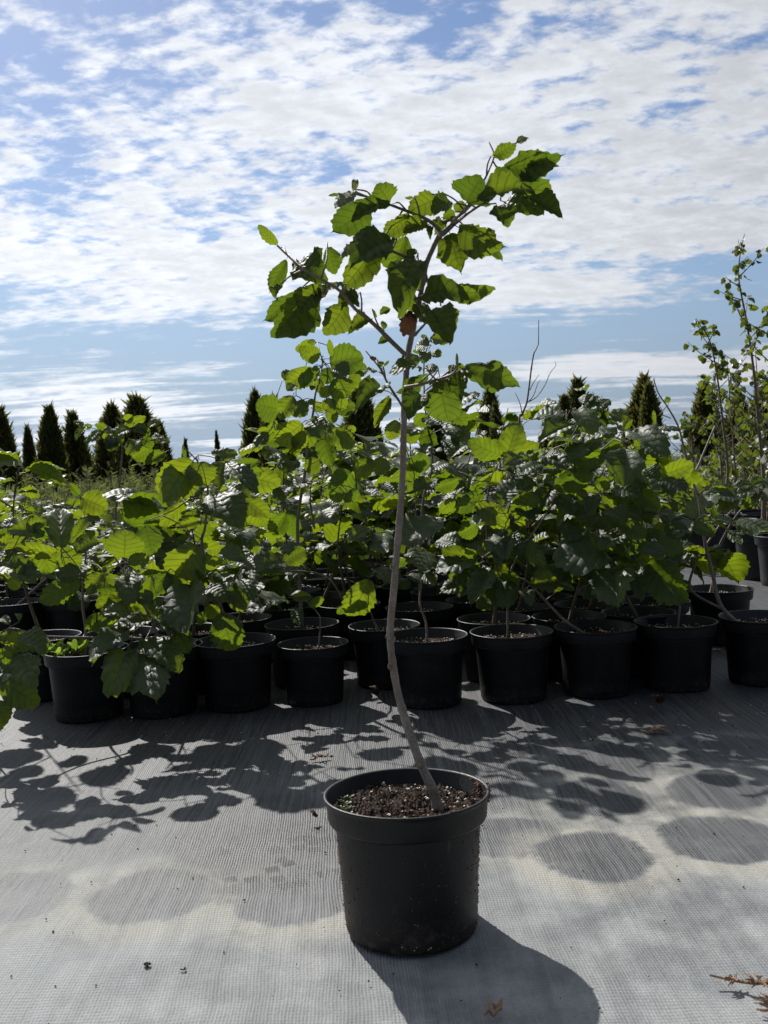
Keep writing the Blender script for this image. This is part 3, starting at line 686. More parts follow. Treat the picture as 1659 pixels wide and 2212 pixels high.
    rows = [(1240,130,1345,70,62,'B','main'), (1345,75,1395,52,26,'S','silver'), (1290,190,1555,128,120,'B','main'), (1300,215,1545,190,70,'D','main',.03), (1310,225,1508,285,118,'X','main',.04),
        (1112,348,1180,228,165,'B','main'), (1290,240,1250,180,80,'B','main',.03), (1160,345,1425,300,95,'D','main',-.03), (1330,285,1415,312,50,'D','main'), (1400,335,1558,428,75,'D','main'),
        (1295,350,1468,415,115,'D','main',.04), (1255,370,1300,472,108,'D','main',-.04), (1075,470,1292,555,135,'B','main',-.03), (1150,510,1272,625,85,'D','main'), (1035,505,1088,684,135,'M','main',.02),
        (1003,520,1005,590,42,'B','main',.04), (1055,400,1000,420,60,'B','main',.03), (1090,345,1060,400,50,'B','main',.04), (1045,360,945,395,80,'D','main'), (982,322,838,388,95,'B','main'),
        (862,330,825,330,14,'B','narrow'), (655,345,480,490,130,'B','main'), (752,362,572,445,66,'D','main',-.02), (748,352,690,266,104,'B','main'), (585,300,510,372,50,'S','silver'), (585,300,592,250,28,'S','silver'),
        (532,312,470,320,15,'B','narrow'), (842,405,720,508,85,'X','main',.03), (928,455,812,492,66,'D','main'), (935,460,940,528,26,'D','main'), (990,430,960,505,55,'D','main',.04), (1000,440,1035,430,45,'D','main',.04),
        (825,510,765,686,130,'X','main',.05), (755,535,572,668,140,'D','main',-.04), (695,550,535,755,115,'B','main',.03), (658,515,592,505,66,'M','main'), (600,540,530,608,34,'S','silver'),
        (870,622,795,878,145,'D','main',-.02), (855,770,850,868,66,'B','main',.04), (880,650,895,780,66,'M','main',.05), (850,615,868,568,46,'D','main'),
        (1018,762,1238,758,80,'B','main'), (900,800,1122,812,90,'D','main',-.04), (945,855,1030,1014,150,'D','main',-.03), (885,830,900,905,66,'D','main',.03), (1000,850,1055,950,90,'M','main',.05), (858,868,815,958,60,'M','brown'),
        (945,790,972,722,16,'S','narrow'), (990,770,985,735,16,'M','narrow'), (228,550,143,462,46,'B','young'), (268,622,190,775,75,'B','main'), (240,740,215,800,50,'D','main'), (330,628,450,738,150,'D','main'), (465,560,495,690,80,'B','main',.03),
        (408,748,188,985,155,'B','main'), (320,770,162,905,90,'B','main',.03), (420,745,330,870,110,'M','main',-.03), (532,735,412,798,50,'S','silver'), (548,828,440,968,118,'B','main'), (600,780,515,845,72,'D','main'), (560,770,612,840,50,'D','main'),
        (655,908,562,972,54,'D','main'), (708,876,758,850,34,'D','main'), (725,945,715,905,22,'D','main'), (692,888,670,850,12,'M','narrow'), (742,995,698,1015,30,'D','main'), (690,1085,660,1075,20,'M','brown'),
        (1092,1125,1352,1212,112,'M','main',-.03), (1080,1138,1090,1288,95,'D','main'), (985,1165,1030,1372,145,'X','main',.02), (960,1185,985,1250,60,'D','main',-.04), (902,1250,845,1368,108,'D','main',-.05), (932,1158,782,1235,66,'B','main'), (900,1128,752,1162,56,'S','main',-.03),
        (1040,1155,1052,1108,34,'D','main'), (1100,1120,1060,1112,30,'B','main'), (1066,1120,1065,1058,13,'M','narrow'), (693,1140,630,1135,18,'S','narrow'), (712,1120,710,1092,26,'D','main'), (725,1115,748,1092,12,'M','narrow'),
        (718,1225,592,1338,56,'S','main'), (752,1262,678,1402,60,'M','main')]
    traced_plant(root, S, trace(T1, 1.185, Z, rows), 3, 0.022, 'main')
main_sapling()

# ------------------------------------------------------------------ bed of potted saplings behind
FRONT = {}
def place(px, Z, i, label, s=0.97, group='potted saplings in the front row of the bed'):
    q = P2W(px, 1400, Z)
    root = empty('potted_sapling', (q.x, Z, -0.002), rz=0, s=s)
    tag(root, label, 'potted plant', group); add_pot(root, i); return root, Vector((q.x, Z, 0.155 * s))
A, a0 = place(186, 2.36, 0, 'potted sapling with small weeds in its soil at the end of the front row')
B, b0 = place(348, 2.37, 1, 'potted sapling whose broad dark leaves hang over its pot, beside the weedy pot')
C, c0 = place(509, 2.40, 2, 'potted sapling with a straight upright stem carrying a whorl of large leaves on top')
D, d0 = place(676, 2.42, 3, 'narrower half-empty black pot with one thin pale curved stem', 0.86)
E, e0 = place(832, 2.58, 4, 'potted sapling with one bright lime leaf, set back between two front row pots', 0.93)
F_, f0 = place(922, 2.36, 5, 'potted sapling directly behind the crooked stem of the lone tree')
G, g0 = place(1106, 2.37, 6, 'potted sapling right of the pot that stands behind the crooked stem')
H, h0 = place(1287, 2.39, 7, 'potted sapling with a stem slanting steeply to the left out of its soil')
I, i0 = place(1460, 2.42, 8, 'potted sapling with a cluster of very large round crinkled leaves above its rim')
J, j0 = place(1645, 2.44, 9, 'potted sapling with two grey stems at the open right end of the front row')

traced_plant(A, [('stem', [a0 + Vector((-0.0, -0.02, 0)), (*T5(560, 800), 2.36), (*T5(540, 640), 2.36), (*T5(545, 450), 2.36), (*T5(560, 300), 2.36), (*T5(520, 200), 2.36)], .005, .0016),
    ('branch', [(*T5(545, 450), 2.36), (*T5(420, 330), 2.3), (*T5(200, 230), 2.3), (*T5(60, 200), 2.3)], .003, .0012)],
    trace(T5, 1.659, 2.12, [(370,290,118,248,95,'B'), (400,265,500,402,145,'B'), (420,380,470,482,125,'D'), (520,480,270,600,135,'B'), (400,265,398,14,115,'D'), (500,300,652,230,115,'D'),
    (290,180,60,150,80,'D'), (140,110,10,120,52,'S'), (20,380,220,480,130,'D'), (120,230,60,340,120,'D'), (250,250,330,420,120,'B'), (100,300,200,470,120,'M'), (60,460,120,525,70,'B'), (560,470,765,522,115,'M'), (170,130,300,90,80,'M'), (20,260,-60,400,110,'D'), (480,190,560,60,60,'M'),
    (300,200,240,100,90,'B')]), 11, dup=0.3)
traced_plant(B, [('stem', [b0, (*T5(1000, 760), 2.36), (*T5(900, 560), 2.34), (*T5(800, 400), 2.34), (*T5(740, 310), 2.34)], .005, .0018), ('branch', [(*T5(930, 855), 2.33), (*T5(700, 850), 2.26), (*T5(420, 845), 2.2), (*T5(250, 835), 2.15), (*T5(60, 790), 2.1), (*T5(-60, 900), 2.1)], .0042, .0018),
    ('branch', [(*T5(1010, 740), 2.35), (*T5(950, 860), 2.28), (*T5(870, 945), 2.24)], .0022, .0012)],
    trace(T5, 1.659, 2.16, [(810,325,818,150,215,'B'), (840,345,970,335,95,'B'), (780,560,640,655,115,'M'), (840,440,850,622,135,'D'), (985,740,756,803,95,'S',None,-.05), (885,690,668,705,85,'S'), (840,820,640,1000,115,'S',None,-.05), (830,940,725,1208,155,'D',None,-.06),
    (868,952,1005,1230,250,'D',None,-.08), (945,860,1145,1062,185,'D'), (1035,725,1175,832,85,'S'), (1130,660,1042,700,52,'S'), (620,690,650,805,140,'M',None,.1), (985,440,960,625,64,'B'), (720,560,690,660,90,'M'), (1000,560,900,610,90,'M'), (660,430,590,560,110,'M'), (800,500,700,450,70,'B'), (1050,600,1000,680,60,'D'),
    (0,850,138,850,92,'B',None,-.22), (0,950,132,990,84,'B',None,-.22), (150,820,285,945,125,'D',None,-.18), (140,955,205,1165,165,'D',None,-.2), (10,1140,235,1285,175,'M',None,-.22), (-20,1260,25,1415,115,'M',None,-.22), (-60,1000,60,1080,110,'D',None,-.22), (60,760,0,720,40,'S',None,-.2)]), 12, dup=0.45)
traced_plant(C, [('stem', [c0, (*T5(1330, 300), 2.4), (*T2(1340, 1120), 2.4), (*T2(1355, 950), 2.4), (*T2(1350, 800), 2.4), (*T2(1290, 690), 2.4), (*T2(1200, 600), 2.4)], .0048, .0014),
    ('branch', [(*T5(1330, 500), 2.38), (*T5(1300, 450), 2.34), (*T5(1262, 490), 2.3)], .0025, .0012), ('branch', [(*T2(1350, 830), 2.4), (*T2(1430, 740), 2.42), (*T2(1500, 690), 2.44), (*T2(1470, 630), 2.44)], .002, .001)],
    trace(T2, 1.659, 2.38, [(1262,688,1055,900,225,'B'), (1290,695,1322,848,178,'M',None,-.05), (1215,740,1080,948,110,'D'), (1290,830,1225,950,130,'D',None,.04), (1470,700,1440,862,145,'D'), (1400,915,1545,1112,225,'D',None,-.06), (1500,715,1652,890,115,'D'), (1685,690,1552,706,62,'B'), (1705,760,1588,765,90,'B'),
    (1212,962,1052,1108,92,'B'), (1282,1020,1182,1032,38,'B'), (1300,1078,1150,1120,48,'M'), (1210,680,1195,590,14,'M','young'), (1480,690,1475,630,12,'M','young'), (1380,640,1550,650,70,'D'), (1350,960,1360,1040,80,'S'), (1320,1010,1280,1050,50,'S'), (1500,850,1620,930,90,'D',None,.06)])
    + trace(T5, 1.659, 2.22, [(950,118,992,300,155,'M'), (1285,245,1150,482,235,'B'), (1245,512,1230,806,215,'D',None,-.06), (1290,480,1502,372,105,'S'), (1340,530,1480,602,125,'D'), (1450,690,1522,918,195,'B',None,-.02), (1340,392,1442,278,112,'B'), (1160,800,1232,942,105,'M'), (1350,640,1420,720,90,'B'),
    (1100,420,1010,560,110,'M'), (1060,460,1180,500,90,'B'), (1560,470,1640,600,100,'D'), (1330,680,1300,760,60,'M'), (1600,330,1440,300,90,'S'), (1600,330,1690,420,90,'S'), (1640,200,1680,290,70,'B'), (1500,560,1600,660,110,'M')]), 13, dup=0.12)
traced_plant(D, [('stem', [d0 + Vector((0.01, -0.04, -0.05)), (*T6(492, 560), 2.40), (*T6(470, 490), 2.42), (*T6(430, 450), 2.42), (*T6(390, 400), 2.45)], .0028, .0014)],
    trace(T6, 1.58, 2.42, [(290,420,55,500,115,'S'), (320,400,430,390,60,'M'), (340,470,360,570,70,'D'), (450,400,480,450,90,'B'), (300,390,350,350,50,'S')]), 14)
traced_plant(E, [('stem', [e0 + Vector((-.01, -.02, 0)), (*T6(830, 560), 2.55), (*T6(800, 480), 2.5), (*T6(760, 430), 2.46)], .0036, .0016),
    ('branch', [e0 + Vector((-0.1, 0.1, 0.03)), (*T6(560, 300), 2.6), (*T6(380, 235), 2.55), (*T6(60, 260), 2.5)], .0042, .0018)],
    trace(T6, 1.58, 2.45, [(790,285,665,500,150,'X'), (770,400,640,480,60,'X',None,.02), (640,450,600,500,40,'B'), (760,480,765,510,30,'B'), (50,240,280,190,110,'S'), (270,180,400,110,110,'M'), (110,40,50,100,50,'B'), (120,300,30,420,120,'D'), (60,320,90,460,110,'M'), (330,260,310,300,60,'S'), (240,110,330,100,50,'S'), (0,180,60,230,90,'S'), (20,370,40,470,70,'B')]), 15)
traced_plant(F_, [('stem', [f0 + Vector((0.0, -0.01, 0)), (*T6(1150, 560), 2.36), (*T6(1110, 430), 2.38), (*T6(1120, 300), 2.4), (*T6(1080, 100), 2.42), (*T3(960, 1000), 2.45), (*T3(930, 780), 2.45)], .0036, .0014)],
    trace(T6, 1.58, 2.4, [(1040,260,1120,310,60,'S'), (1120,270,1210,290,70,'S'), (1130,100,1120,245,190,'S'), (1150,240,1200,320,50,'D'), (1230,60,1320,90,60,'S'), (870,20,880,150,130,'S'), (740,60,700,0,90,'S'), (900,180,1040,170,60,'B'), (980,290,1020,350,90,'D'), (830,230,960,330,90,'S')])
    + trace(T3, 1.508, 2.42, [(935,770,850,955,135,'X',None,.04), (925,780,1042,795,105,'X'), (855,540,798,642,85,'B'), (1090,1130,895,1262,150,'S'), (760,1215,772,1332,115,'S'), (690,1180,570,1260,80,'S'), (760,915,830,970,70,'S'), (1060,900,960,960,90,'D')]), 16)
traced_plant(G, [('stem', [g0 + Vector((-.01, 0, 0)), (*T7(75, 620), 2.37), (*T7(60, 500), 2.4), (*T6(1600, 250), 2.42), (*T6(1560, 130), 2.44), (*T6(1480, 140), 2.44)], .0032, .0014), ('branch', [(*T6(1560, 130), 2.44), (*T3(1380, 1200), 2.45), (*T3(1400, 900), 2.46), (*T3(1490, 740), 2.46)], .003, .0012)],
    trace(T6, 1.58, 2.38, [(1470,140,1255,110,100,'X'), (1470,160,1215,250,130,'D'), (1480,190,1300,280,110,'B'), (1490,140,1480,75,26,'B','young'), (1500,200,1370,380,150,'D'), (1540,240,1440,430,130,'D'), (1640,60,1560,20,100,'D'), (1650,60,1659,170,110,'D'), (1600,300,1590,440,110,'D'), (1560,420,1480,470,70,'S'), (1650,200,1590,260,90,'B'), (1400,330,1250,370,90,'D')])
    + trace(T3, 1.508, 2.42, [(1465,742,1285,655,115,'B'), (1500,762,1562,562,130,'M'), (1360,955,1212,1072,95,'B'), (1315,1040,1505,1155,115,'M'), (1320,1160,1222,1215,80,'X'), (1215,890,1082,940,64,'X'), (1250,880,1165,800,110,'S'), (1140,790,1062,830,60,'S'), (1440,830,1600,780,90,'S'), (1300,860,1370,820,80,'S'), (1325,1330,1132,1330,92,'B'), (1580,860,1659,800,90,'S'), (1400,1240,1470,1330,100,'S'), (1470,1000,1600,900,120,'D'), (1180,1000,1110,1080,70,'B'), (1560,1010,1640,1120,110,'D'), (1210,1280,1100,1250,80,'S'), (1500,1230,1600,1330,120,'D')]), 17, dup=0.1)
traced_plant(H, [('stem', [h0 + Vector((-.02, -.05, 0)), (*T7(430, 690), 2.36), (*T7(330, 590), 2.38), (*T7(200, 450), 2.4), (*T7(100, 370), 2.42), (*T4(250, 1000), 2.44), (*T4(330, 840), 2.44), (*T4(480, 640), 2.44)], .0042, .0018), ('branch', [(*T4(250, 1000), 2.44), (*T4(420, 760), 2.42), (*T4(620, 580), 2.4), (*T4(740, 490), 2.4)], .003, .0014), ('branch', [(*T4(480, 640), 2.44), (*T4(520, 500), 2.42), (*T4(430, 430), 2.4), (*T4(350, 390), 2.4)], .0022, .001)],
    trace(T7, 1.545, 2.36, [(460,410,222,465,135,'M'), (450,410,330,350,80,'B'), (100,180,20,330,110,'D'), (160,170,290,360,90,'M'), (40,400,140,480,110,'B'), (60,440,50,600,130,'D'), (190,500,210,600,80,'S')])
    + trace(T4, 1.62, 2.36, [(350,400,176,388,100,'S',None,-.04), (445,350,545,492,115,'D'), (425,445,212,550,100,'S',None,-.05), (700,490,492,545,75,'S'), (570,520,398,672,135,'D'), (790,485,985,630,150,'S',None,-.03), (785,590,905,732,145,'X',None,.02), (745,600,742,818,215,'D',None,-.05), (535,735,305,850,135,'X',None,-.06), (960,770,1170,690,135,'B'), (1140,730,1225,800,90,'X',None,.05), (975,790,1125,865,112,'D',None,-.04),
    (625,615,430,690,64,'X'), (560,770,640,850,70,'B'), (600,890,680,975,72,'B'), (670,850,832,905,115,'D'), (820,870,962,972,115,'M'), (170,870,35,1002,135,'B'), (470,850,480,965,80,'M'), (745,472,792,408,26,'B','young'), (935,452,930,352,26,'B','young'), (930,490,1092,480,44,'S'), (300,380,360,370,40,'S','young'), (220,650,380,720,80,'S'), (100,660,-20,700,70,'S'), (210,690,90,740,70,'S'), (240,640,330,640,50,'S'), (150,790,60,850,90,'D'), (280,850,200,990,110,'D'), (330,900,420,1010,110,'D'), (560,900,520,1000,90,'D'), (640,980,740,1060,100,'D'), (880,720,960,780,90,'D'), (860,560,980,650,90,'D',None,.05)]), 18)
traced_plant(I, [('stem', [i0 + Vector((0, -.02, 0)), (*T7(1120, 640), 2.4), (*T7(1125, 560), 2.4), (*T7(1100, 350), 2.4), (*T4(900, 1150), 2.4), (*T4(700, 1090), 2.38)], .0036, .0016), ('branch', [(*T7(1100, 400), 2.4), (*T7(930, 350), 2.36), (*T7(840, 350), 2.34), (*T7(700, 380), 2.33)], .0024, .0012), ('branch', [(*T4(900, 1150), 2.4), (*T4(980, 1110), 2.4), (*T4(1100, 1060), 2.4)], .002, .001)],
    trace(T7, 1.545, 2.34, [(695,300,368,325,175,'S'), (660,372,546,338,66,'X'), (838,350,716,405,84,'X',None,-.02), (712,392,745,592,225,'S',None,-.03), (700,405,556,545,115,'D'), (930,345,1158,562,195,'M'), (860,370,880,545,90,'D'), (760,170,665,260,100,'S'), (740,200,860,270,100,'M'), (870,240,1015,290,95,'D'), (990,190,1135,270,110,'M'), (1040,300,1120,330,80,'D'), (480,500,400,460,40,'M'), (920,130,1000,170,50,'B')])
    + trace(T4, 1.62, 2.38, [(560,1010,398,985,75,'S'), (670,1095,432,1055,85,'D'), (862,1052,718,980,88,'S'), (610,1000,700,1090,85,'M'), (700,1075,872,1145,105,'M'), (860,1020,950,1000,60,'S'), (985,1110,1108,1018,66,'S'), (960,1000,1062,1030,48,'S'), (925,1110,1000,1075,50,'X'), (930,1130,990,1170,40,'X'), (470,1120,348,1155,82,'D'), (675,1110,680,1045,26,'X','young'), (1000,1130,1140,1110,60,'S'), (580,1000,560,980,30,'M','brown'), (900,1190,850,1130,60,'X'), (1180,1090,1310,1150,70,'M'), (560,1180,430,1200,90,'D')]), 19, dup=0.2)
traced_plant(J, [('stem', [j0 + Vector((-.06, -.02, 0)), (*T7(1370, 590), 2.42), (*T7(1320, 390), 2.42), (*T7(1280, 230), 2.42), (*T4(1220, 930), 2.42), (*T4(1180, 790), 2.44), (*T4(1220, 690), 2.46), (*T4(1320, 450), 2.5)], .0062, .0022),
    ('branch', [(*T4(1180, 790), 2.44), (*T4(1130, 620), 2.46), (*T4(1090, 460), 2.46), (*T4(1020, 330), 2.48), (*T4(960, 240), 2.48), (*T4(930, 145), 2.48)], .004, .0014), ('branch', [(*T4(1215, 890), 2.42), (*T4(1260, 850), 2.4), (*T4(1275, 800), 2.4)], .002, .001), ('branch', [(*T4(1040, 400), 2.46), (*T4(980, 380), 2.46), (*T4(910, 390), 2.46)], .0016, .0009)],
    trace(T4, 1.62, 2.42, [(1270,830,1245,790,48,'X'), (1025,300,1010,265,34,'M'), (1100,470,1165,460,40,'D'), (1190,1100,1320,1120,70,'M'), (1310,1050,1190,1090,60,'D')]), 20)
# weeds in the first pot
rg = random.Random(91)
for k in range(70):
    b = A.matrix_basis @ Vector((rg.uniform(-0.095, 0.0), rg.uniform(-0.07, 0.06), 0.16 + rg.uniform(0, 0.03)))
    d = Vector((rg.uniform(-1, 1), rg.uniform(-1, 0.6), rg.uniform(0.1, 1.1)))
    add_leaf(A, frame(b, d, Vector((0, 0, 1)) + d.orthogonal() * 0.2, rg.uniform(0.018, 0.04)), 'weed', rg, 'weed_leaf')

def taller(px, Z, i, label, group=None):
    q = P2W(px, 1300, Z); root = empty('potted_sapling', (q.x, Z, -0.002), s=0.97); tag(root, label, 'potted plant', group); add_pot(root, i)
    return root, Vector((q.x, Z, 0.15))
K, k0 = taller(650, 2.62, 3, 'taller sapling of round ribbed leaves rising above the bed against the sky')
traced_plant(K, [('stem', [k0, (*T3(260, 1230), 2.62), (*T3(270, 1050), 2.62), (*T3(310, 800), 2.62), (*T3(320, 640), 2.62), (*T3(350, 500), 2.62), (*T3(365, 380), 2.62), (*T3(400, 250), 2.62), (*T3(405, 180), 2.62), (*T3(390, 130), 2.62)], .006, .0014), ('branch', [(*T3(350, 440), 2.62), (*T3(310, 430), 2.6), (*T3(250, 390), 2.58), (*T3(200, 430), 2.56)], .002, .001),
    ('branch', [(*T3(330, 1000), 2.66), (*T3(360, 1180), 2.64), (*T3(340, 900), 2.66), (*T3(500, 700), 2.66)], .003, .0014)],
    trace(T3, 1.508, 2.6, [(392,150,275,105,92,'B'), (385,170,310,150,60,'B'), (345,85,340,55,40,'M'), (460,155,448,58,36,'B','young'), (450,195,640,165,160,'M'), (470,230,560,262,90,'D'), (345,230,198,325,105,'B'), (352,225,278,332,78,'B',None,-.03), (490,280,560,392,135,'B'), (560,280,628,325,80,'B',None,.05), (432,225,440,318,74,'M'), (385,230,345,240,40,'M'), (385,290,365,320,34,'M'),
    (158,470,18,440,140,'B'), (228,392,158,525,96,'M',None,-.03), (220,450,312,500,95,'D'), (460,335,395,390,60,'B'), (285,555,135,660,140,'B'), (465,600,592,690,108,'M'), (410,620,465,805,105,'M'), (450,455,472,548,68,'B'), (420,480,480,420,80,'M'), (540,390,480,460,90,'B'), (300,600,240,700,80,'B'), (340,540,420,640,120,'D'), (560,570,600,600,40,'B'), (90,590,20,605,46,'B'), (80,610,10,690,50,'S'), (330,410,350,440,40,'B'), (250,330,200,360,50,'D'), (355,330,340,355,30,'D'),
    (-60,860,148,912,125,'B'), (190,1085,110,1208,105,'X'), (240,780,200,850,90,'D'), (390,780,310,830,90,'M'), (170,730,70,760,80,'S'), (330,900,250,930,70,'S'), (210,930,140,1010,80,'S'), (560,960,600,1010,90,'B'), (690,760,620,880,90,'M'), (720,690,660,720,60,'S'), (770,760,740,860,90,'M'), (500,930,490,1020,80,'B'), (540,760,580,810,60,'S')]), 21, dup=0.45)
Lp, l0 = taller(905, 2.85, 2, 'sapling with dark shiny top leaves showing behind the lone tree\'s stem')
traced_plant(Lp, [('stem', [l0, (*T3(1000, 1050), 2.85), (*T3(1060, 800), 2.85), (*T3(1020, 500), 2.85), (*T3(1010, 200), 2.85), (*T3(1045, 60), 2.85)], .005, .0014)],
    trace(T3, 1.508, 2.82, [(1040,90,962,100,75,'S'), (1045,50,1150,70,70,'D'), (1040,140,1100,160,60,'D'), (1030,130,1010,195,55,'S'), (985,160,920,200,50,'D'), (1000,130,945,125,26,'M','young'), (1030,60,995,30,30,'M','young'), (1015,230,1090,240,50,'D'), (1020,500,960,560,80,'B'), (1030,520,1120,560,90,'S'), (1010,560,930,620,90,'S'), (1150,580,1210,640,90,'S'), (1060,600,1000,680,110,'M'), (1180,480,1250,570,90,'M'), (1180,620,1280,640,90,'D'), (1210,480,1190,420,60,'B'), (980,640,900,620,70,'B'), (1240,690,1170,760,90,'S'), (990,700,1040,780,110,'S'), (1130,650,1200,700,70,'S')]), 22)
# saplings whose foliage stands on the left, behind the gap
O_, o0 = taller(300, 3.25, 1, 'sapling with pale shiny leaves spreading in front of the far conifers')
traced_plant(O_, [('stem', [o0, (*T2(760, 1150), 3.25), (*T2(780, 850), 3.25), (*T2(800, 600), 3.25), (*T2(780, 520), 3.25)], .006, .0016), ('branch', [(*T2(800, 600), 3.25), (*T2(950, 540), 3.2), (*T2(1080, 580), 3.2)], .002, .001), ('branch', [(*T2(780, 560), 3.25), (*T2(680, 500), 3.2), (*T2(560, 460), 3.2)], .002, .001)],
    trace(T2, 1.659, 3.2, [(988,595,875,668,95,'X'), (815,455,948,402,46,'B'), (700,470,625,450,42,'B'), (550,450,482,438,30,'S'), (970,460,1045,435,44,'S'), (850,480,750,530,60,'S'), (740,480,695,510,50,'S'), (560,470,505,555,46,'S'), (645,490,568,580,50,'S'), (890,450,972,520,66,'M'), (790,500,705,600,90,'D'), (900,560,840,645,74,'D'), (1020,575,1105,560,40,'S'), (1080,630,955,700,70,'M'), (808,412,862,392,36,'X'), (690,505,700,545,50,'B'), (600,455,550,470,36,'B'), (990,540,1060,540,40,'S'), (930,540,1000,590,60,'M'), (890,500,960,470,50,'S'), (740,540,720,620,70,'D')]), 23)
P_, p0 = taller(30, 3.35, 0, 'leafy sapling at the corner of the left bed with a flat pale leaf on top')
traced_plant(P_, [('stem', [p0, (*T2(500, 1250), 3.3), (*T2(530, 1000), 3.3), (*T2(520, 900), 3.3)], .005, .0014), ('branch', [(*T2(520, 1050), 3.3), (*T2(490, 1000), 3.25), (*T2(440, 990), 3.2)], .002, .001)],
    trace(T2, 1.659, 3.2, [(540,930,702,1005,155,'M'), (480,1000,262,1030,74,'S'), (515,910,455,835,38,'X'), (560,1050,640,1080,60,'S'), (550,980,580,1060,60,'X'), (600,1100,700,1100,50,'S'), (200,980,180,1010,60,'X'), (500,1080,420,1150,110,'D'), (20,1130,140,1090,60,'S'), (540,1170,620,1165,44,'X'), (690,1150,840,1140,50,'B')]), 24)

# rows behind the front row
rg = random.Random(33); n = 0; row = 0; Zr = 2.60
while Zr < 4.45:
    x = -0.98 + (0.106 if row % 2 else 0)
    while x < 1.13 + 0.02 * row:
        jx, jz = x + rg.uniform(-0.012, 0.012), Zr + rg.uniform(-0.012, 0.012)
        clash = any((Vector((jx, jz)) - Vector((o.location.x, o.location.y))).length < 0.19 for o in bpy.data.objects if o.parent is None and o.name.startswith('potted_sapling'))
        gap = (x < -0.52 and 2.72 < Zr < 3.15)
        if not clash and not gap and not (x > 0.90 and 2.75 < Zr):
            root = empty('potted_sapling', (jx, jz, -0.002), rz=0, s=0.95)
            add_pot(root, n)
            h = rg.uniform(0.26, 0.50) if Zr < 3.2 else rg.uniform(0.38, 0.66)
            if x > 0.75: h *= 0.75
            if x < -0.42 and Zr > 3.1: h = rg.uniform(0.10, 0.20)
            polys, mats = grow(root, (jx, jz, 0.145), h, 400 + n, 3, 6, 0.106, (rg.uniform(-0.12, 0.12), rg.uniform(-0.1, 0.05)), 0.17)
            build_grown(root, polys, mats, 'round', Zr > 3.7, n)
            on = ('second', 'third', 'fourth', 'fifth', 'sixth', 'seventh', 'eighth', 'ninth', 'tenth', 'eleventh')[row]
            tag(root, 'potted sapling standing in the %s row of the crowded bed of black pots' % on, 'potted plant', 'potted saplings in the %s row of the bed' % on)
            n += 1
        x += 0.212
    Zr += 0.20; row += 1
# right end pots standing apart
for (px, Z, h, lab) in ((1553, 2.98, 0.0, 'detached pot with grey forked stem beside the open fabric, behind the front row'),):
    q = P2W(px, 1271, Z); root = empty('potted_sapling', (q.x, Z, -0.002), s=0.97); tag(root, lab, 'potted plant'); add_pot(root, 2)
    traced_plant(root, [('stem', [Vector((q.x - 0.03, Z, 0.15)), (*T7(1330, 430), Z), (*T7(1345, 290), 2.9), (*T7(1400, 160), 2.85), (*T7(1490, 20), 2.8), (*T4(1590, 900), 2.75), (*T4(1600, 840), 2.75)], .006, .002),
        ('branch', [Vector((q.x - 0.09, 2.72, 0.15)), (*T7(1190, 500), 2.72), (*T7(1215, 350), 2.72), (*T7(1280, 230), 2.74), (*T7(1400, 60), 2.76), (*T4(1430, 990), 2.76)], .0048, .002)],
        trace(T4, 1.62, 2.76, [(1455,900,1282,905,110,'S'), (1460,890,1360,1000,90,'S'), (1410,870,1300,845,60,'X'), (1440,840,1560,830,60,'D'), (1600,850,1480,890,70,'S'), (1440,1060,1659,1120,120,'S'), (1400,1110,1480,1200,60,'D'), (1540,900,1500,975,40,'X'), (1610,860,1659,930,110,'D'), (1590,890,1570,980,70,'S'), (1610,670,1659,665,50,'S'), (1560,830,1640,800,60,'D'), (1350,1010,1290,990,60,'M')]), 41)

# ------------------------------------------------------------------ left bed beyond the gap
rg = random.Random(55); n = 0
for iz in range(8):
    for ix in range(6):
        x = -1.14 - ix * 0.225 - (0.11 if iz % 2 else 0); Z = 3.36 + iz * 0.22
        root0 = [o for o in bpy.data.objects if o.parent is None and o.name.startswith('potted_sapling')]
        if abs(x / Z) > 0.50 or any((Vector((x, Z)) - Vector((o.location.x, o.location.y))).length < 0.19 for o in root0): continue
        root = empty('potted_sapling', (x, Z, -0.002), s=0.97); add_pot(root, n)
        polys, mats = grow(root, (x, Z, 0.15), (rg.uniform(0.08, 0.18) if -0.42 < x / Z < -0.2 else rg.uniform(0.18, 0.36)) + 0.015 * iz, 900 + n, 3, 5, 0.085, (rg.uniform(-.1, .1), rg.uniform(-.1, .1)), 0.19)
        build_grown(root, polys, mats, 'round', Z > 3.9, n)
        on = ('first', 'second', 'third', 'fourth', 'fifth', 'sixth', 'seventh', 'eighth')[iz]; tag(root, 'potted sapling in the %s row of the left bed beyond the sunlit fabric strip' % on, 'potted plant', 'potted saplings in the left bed, %s row' % on); n += 1

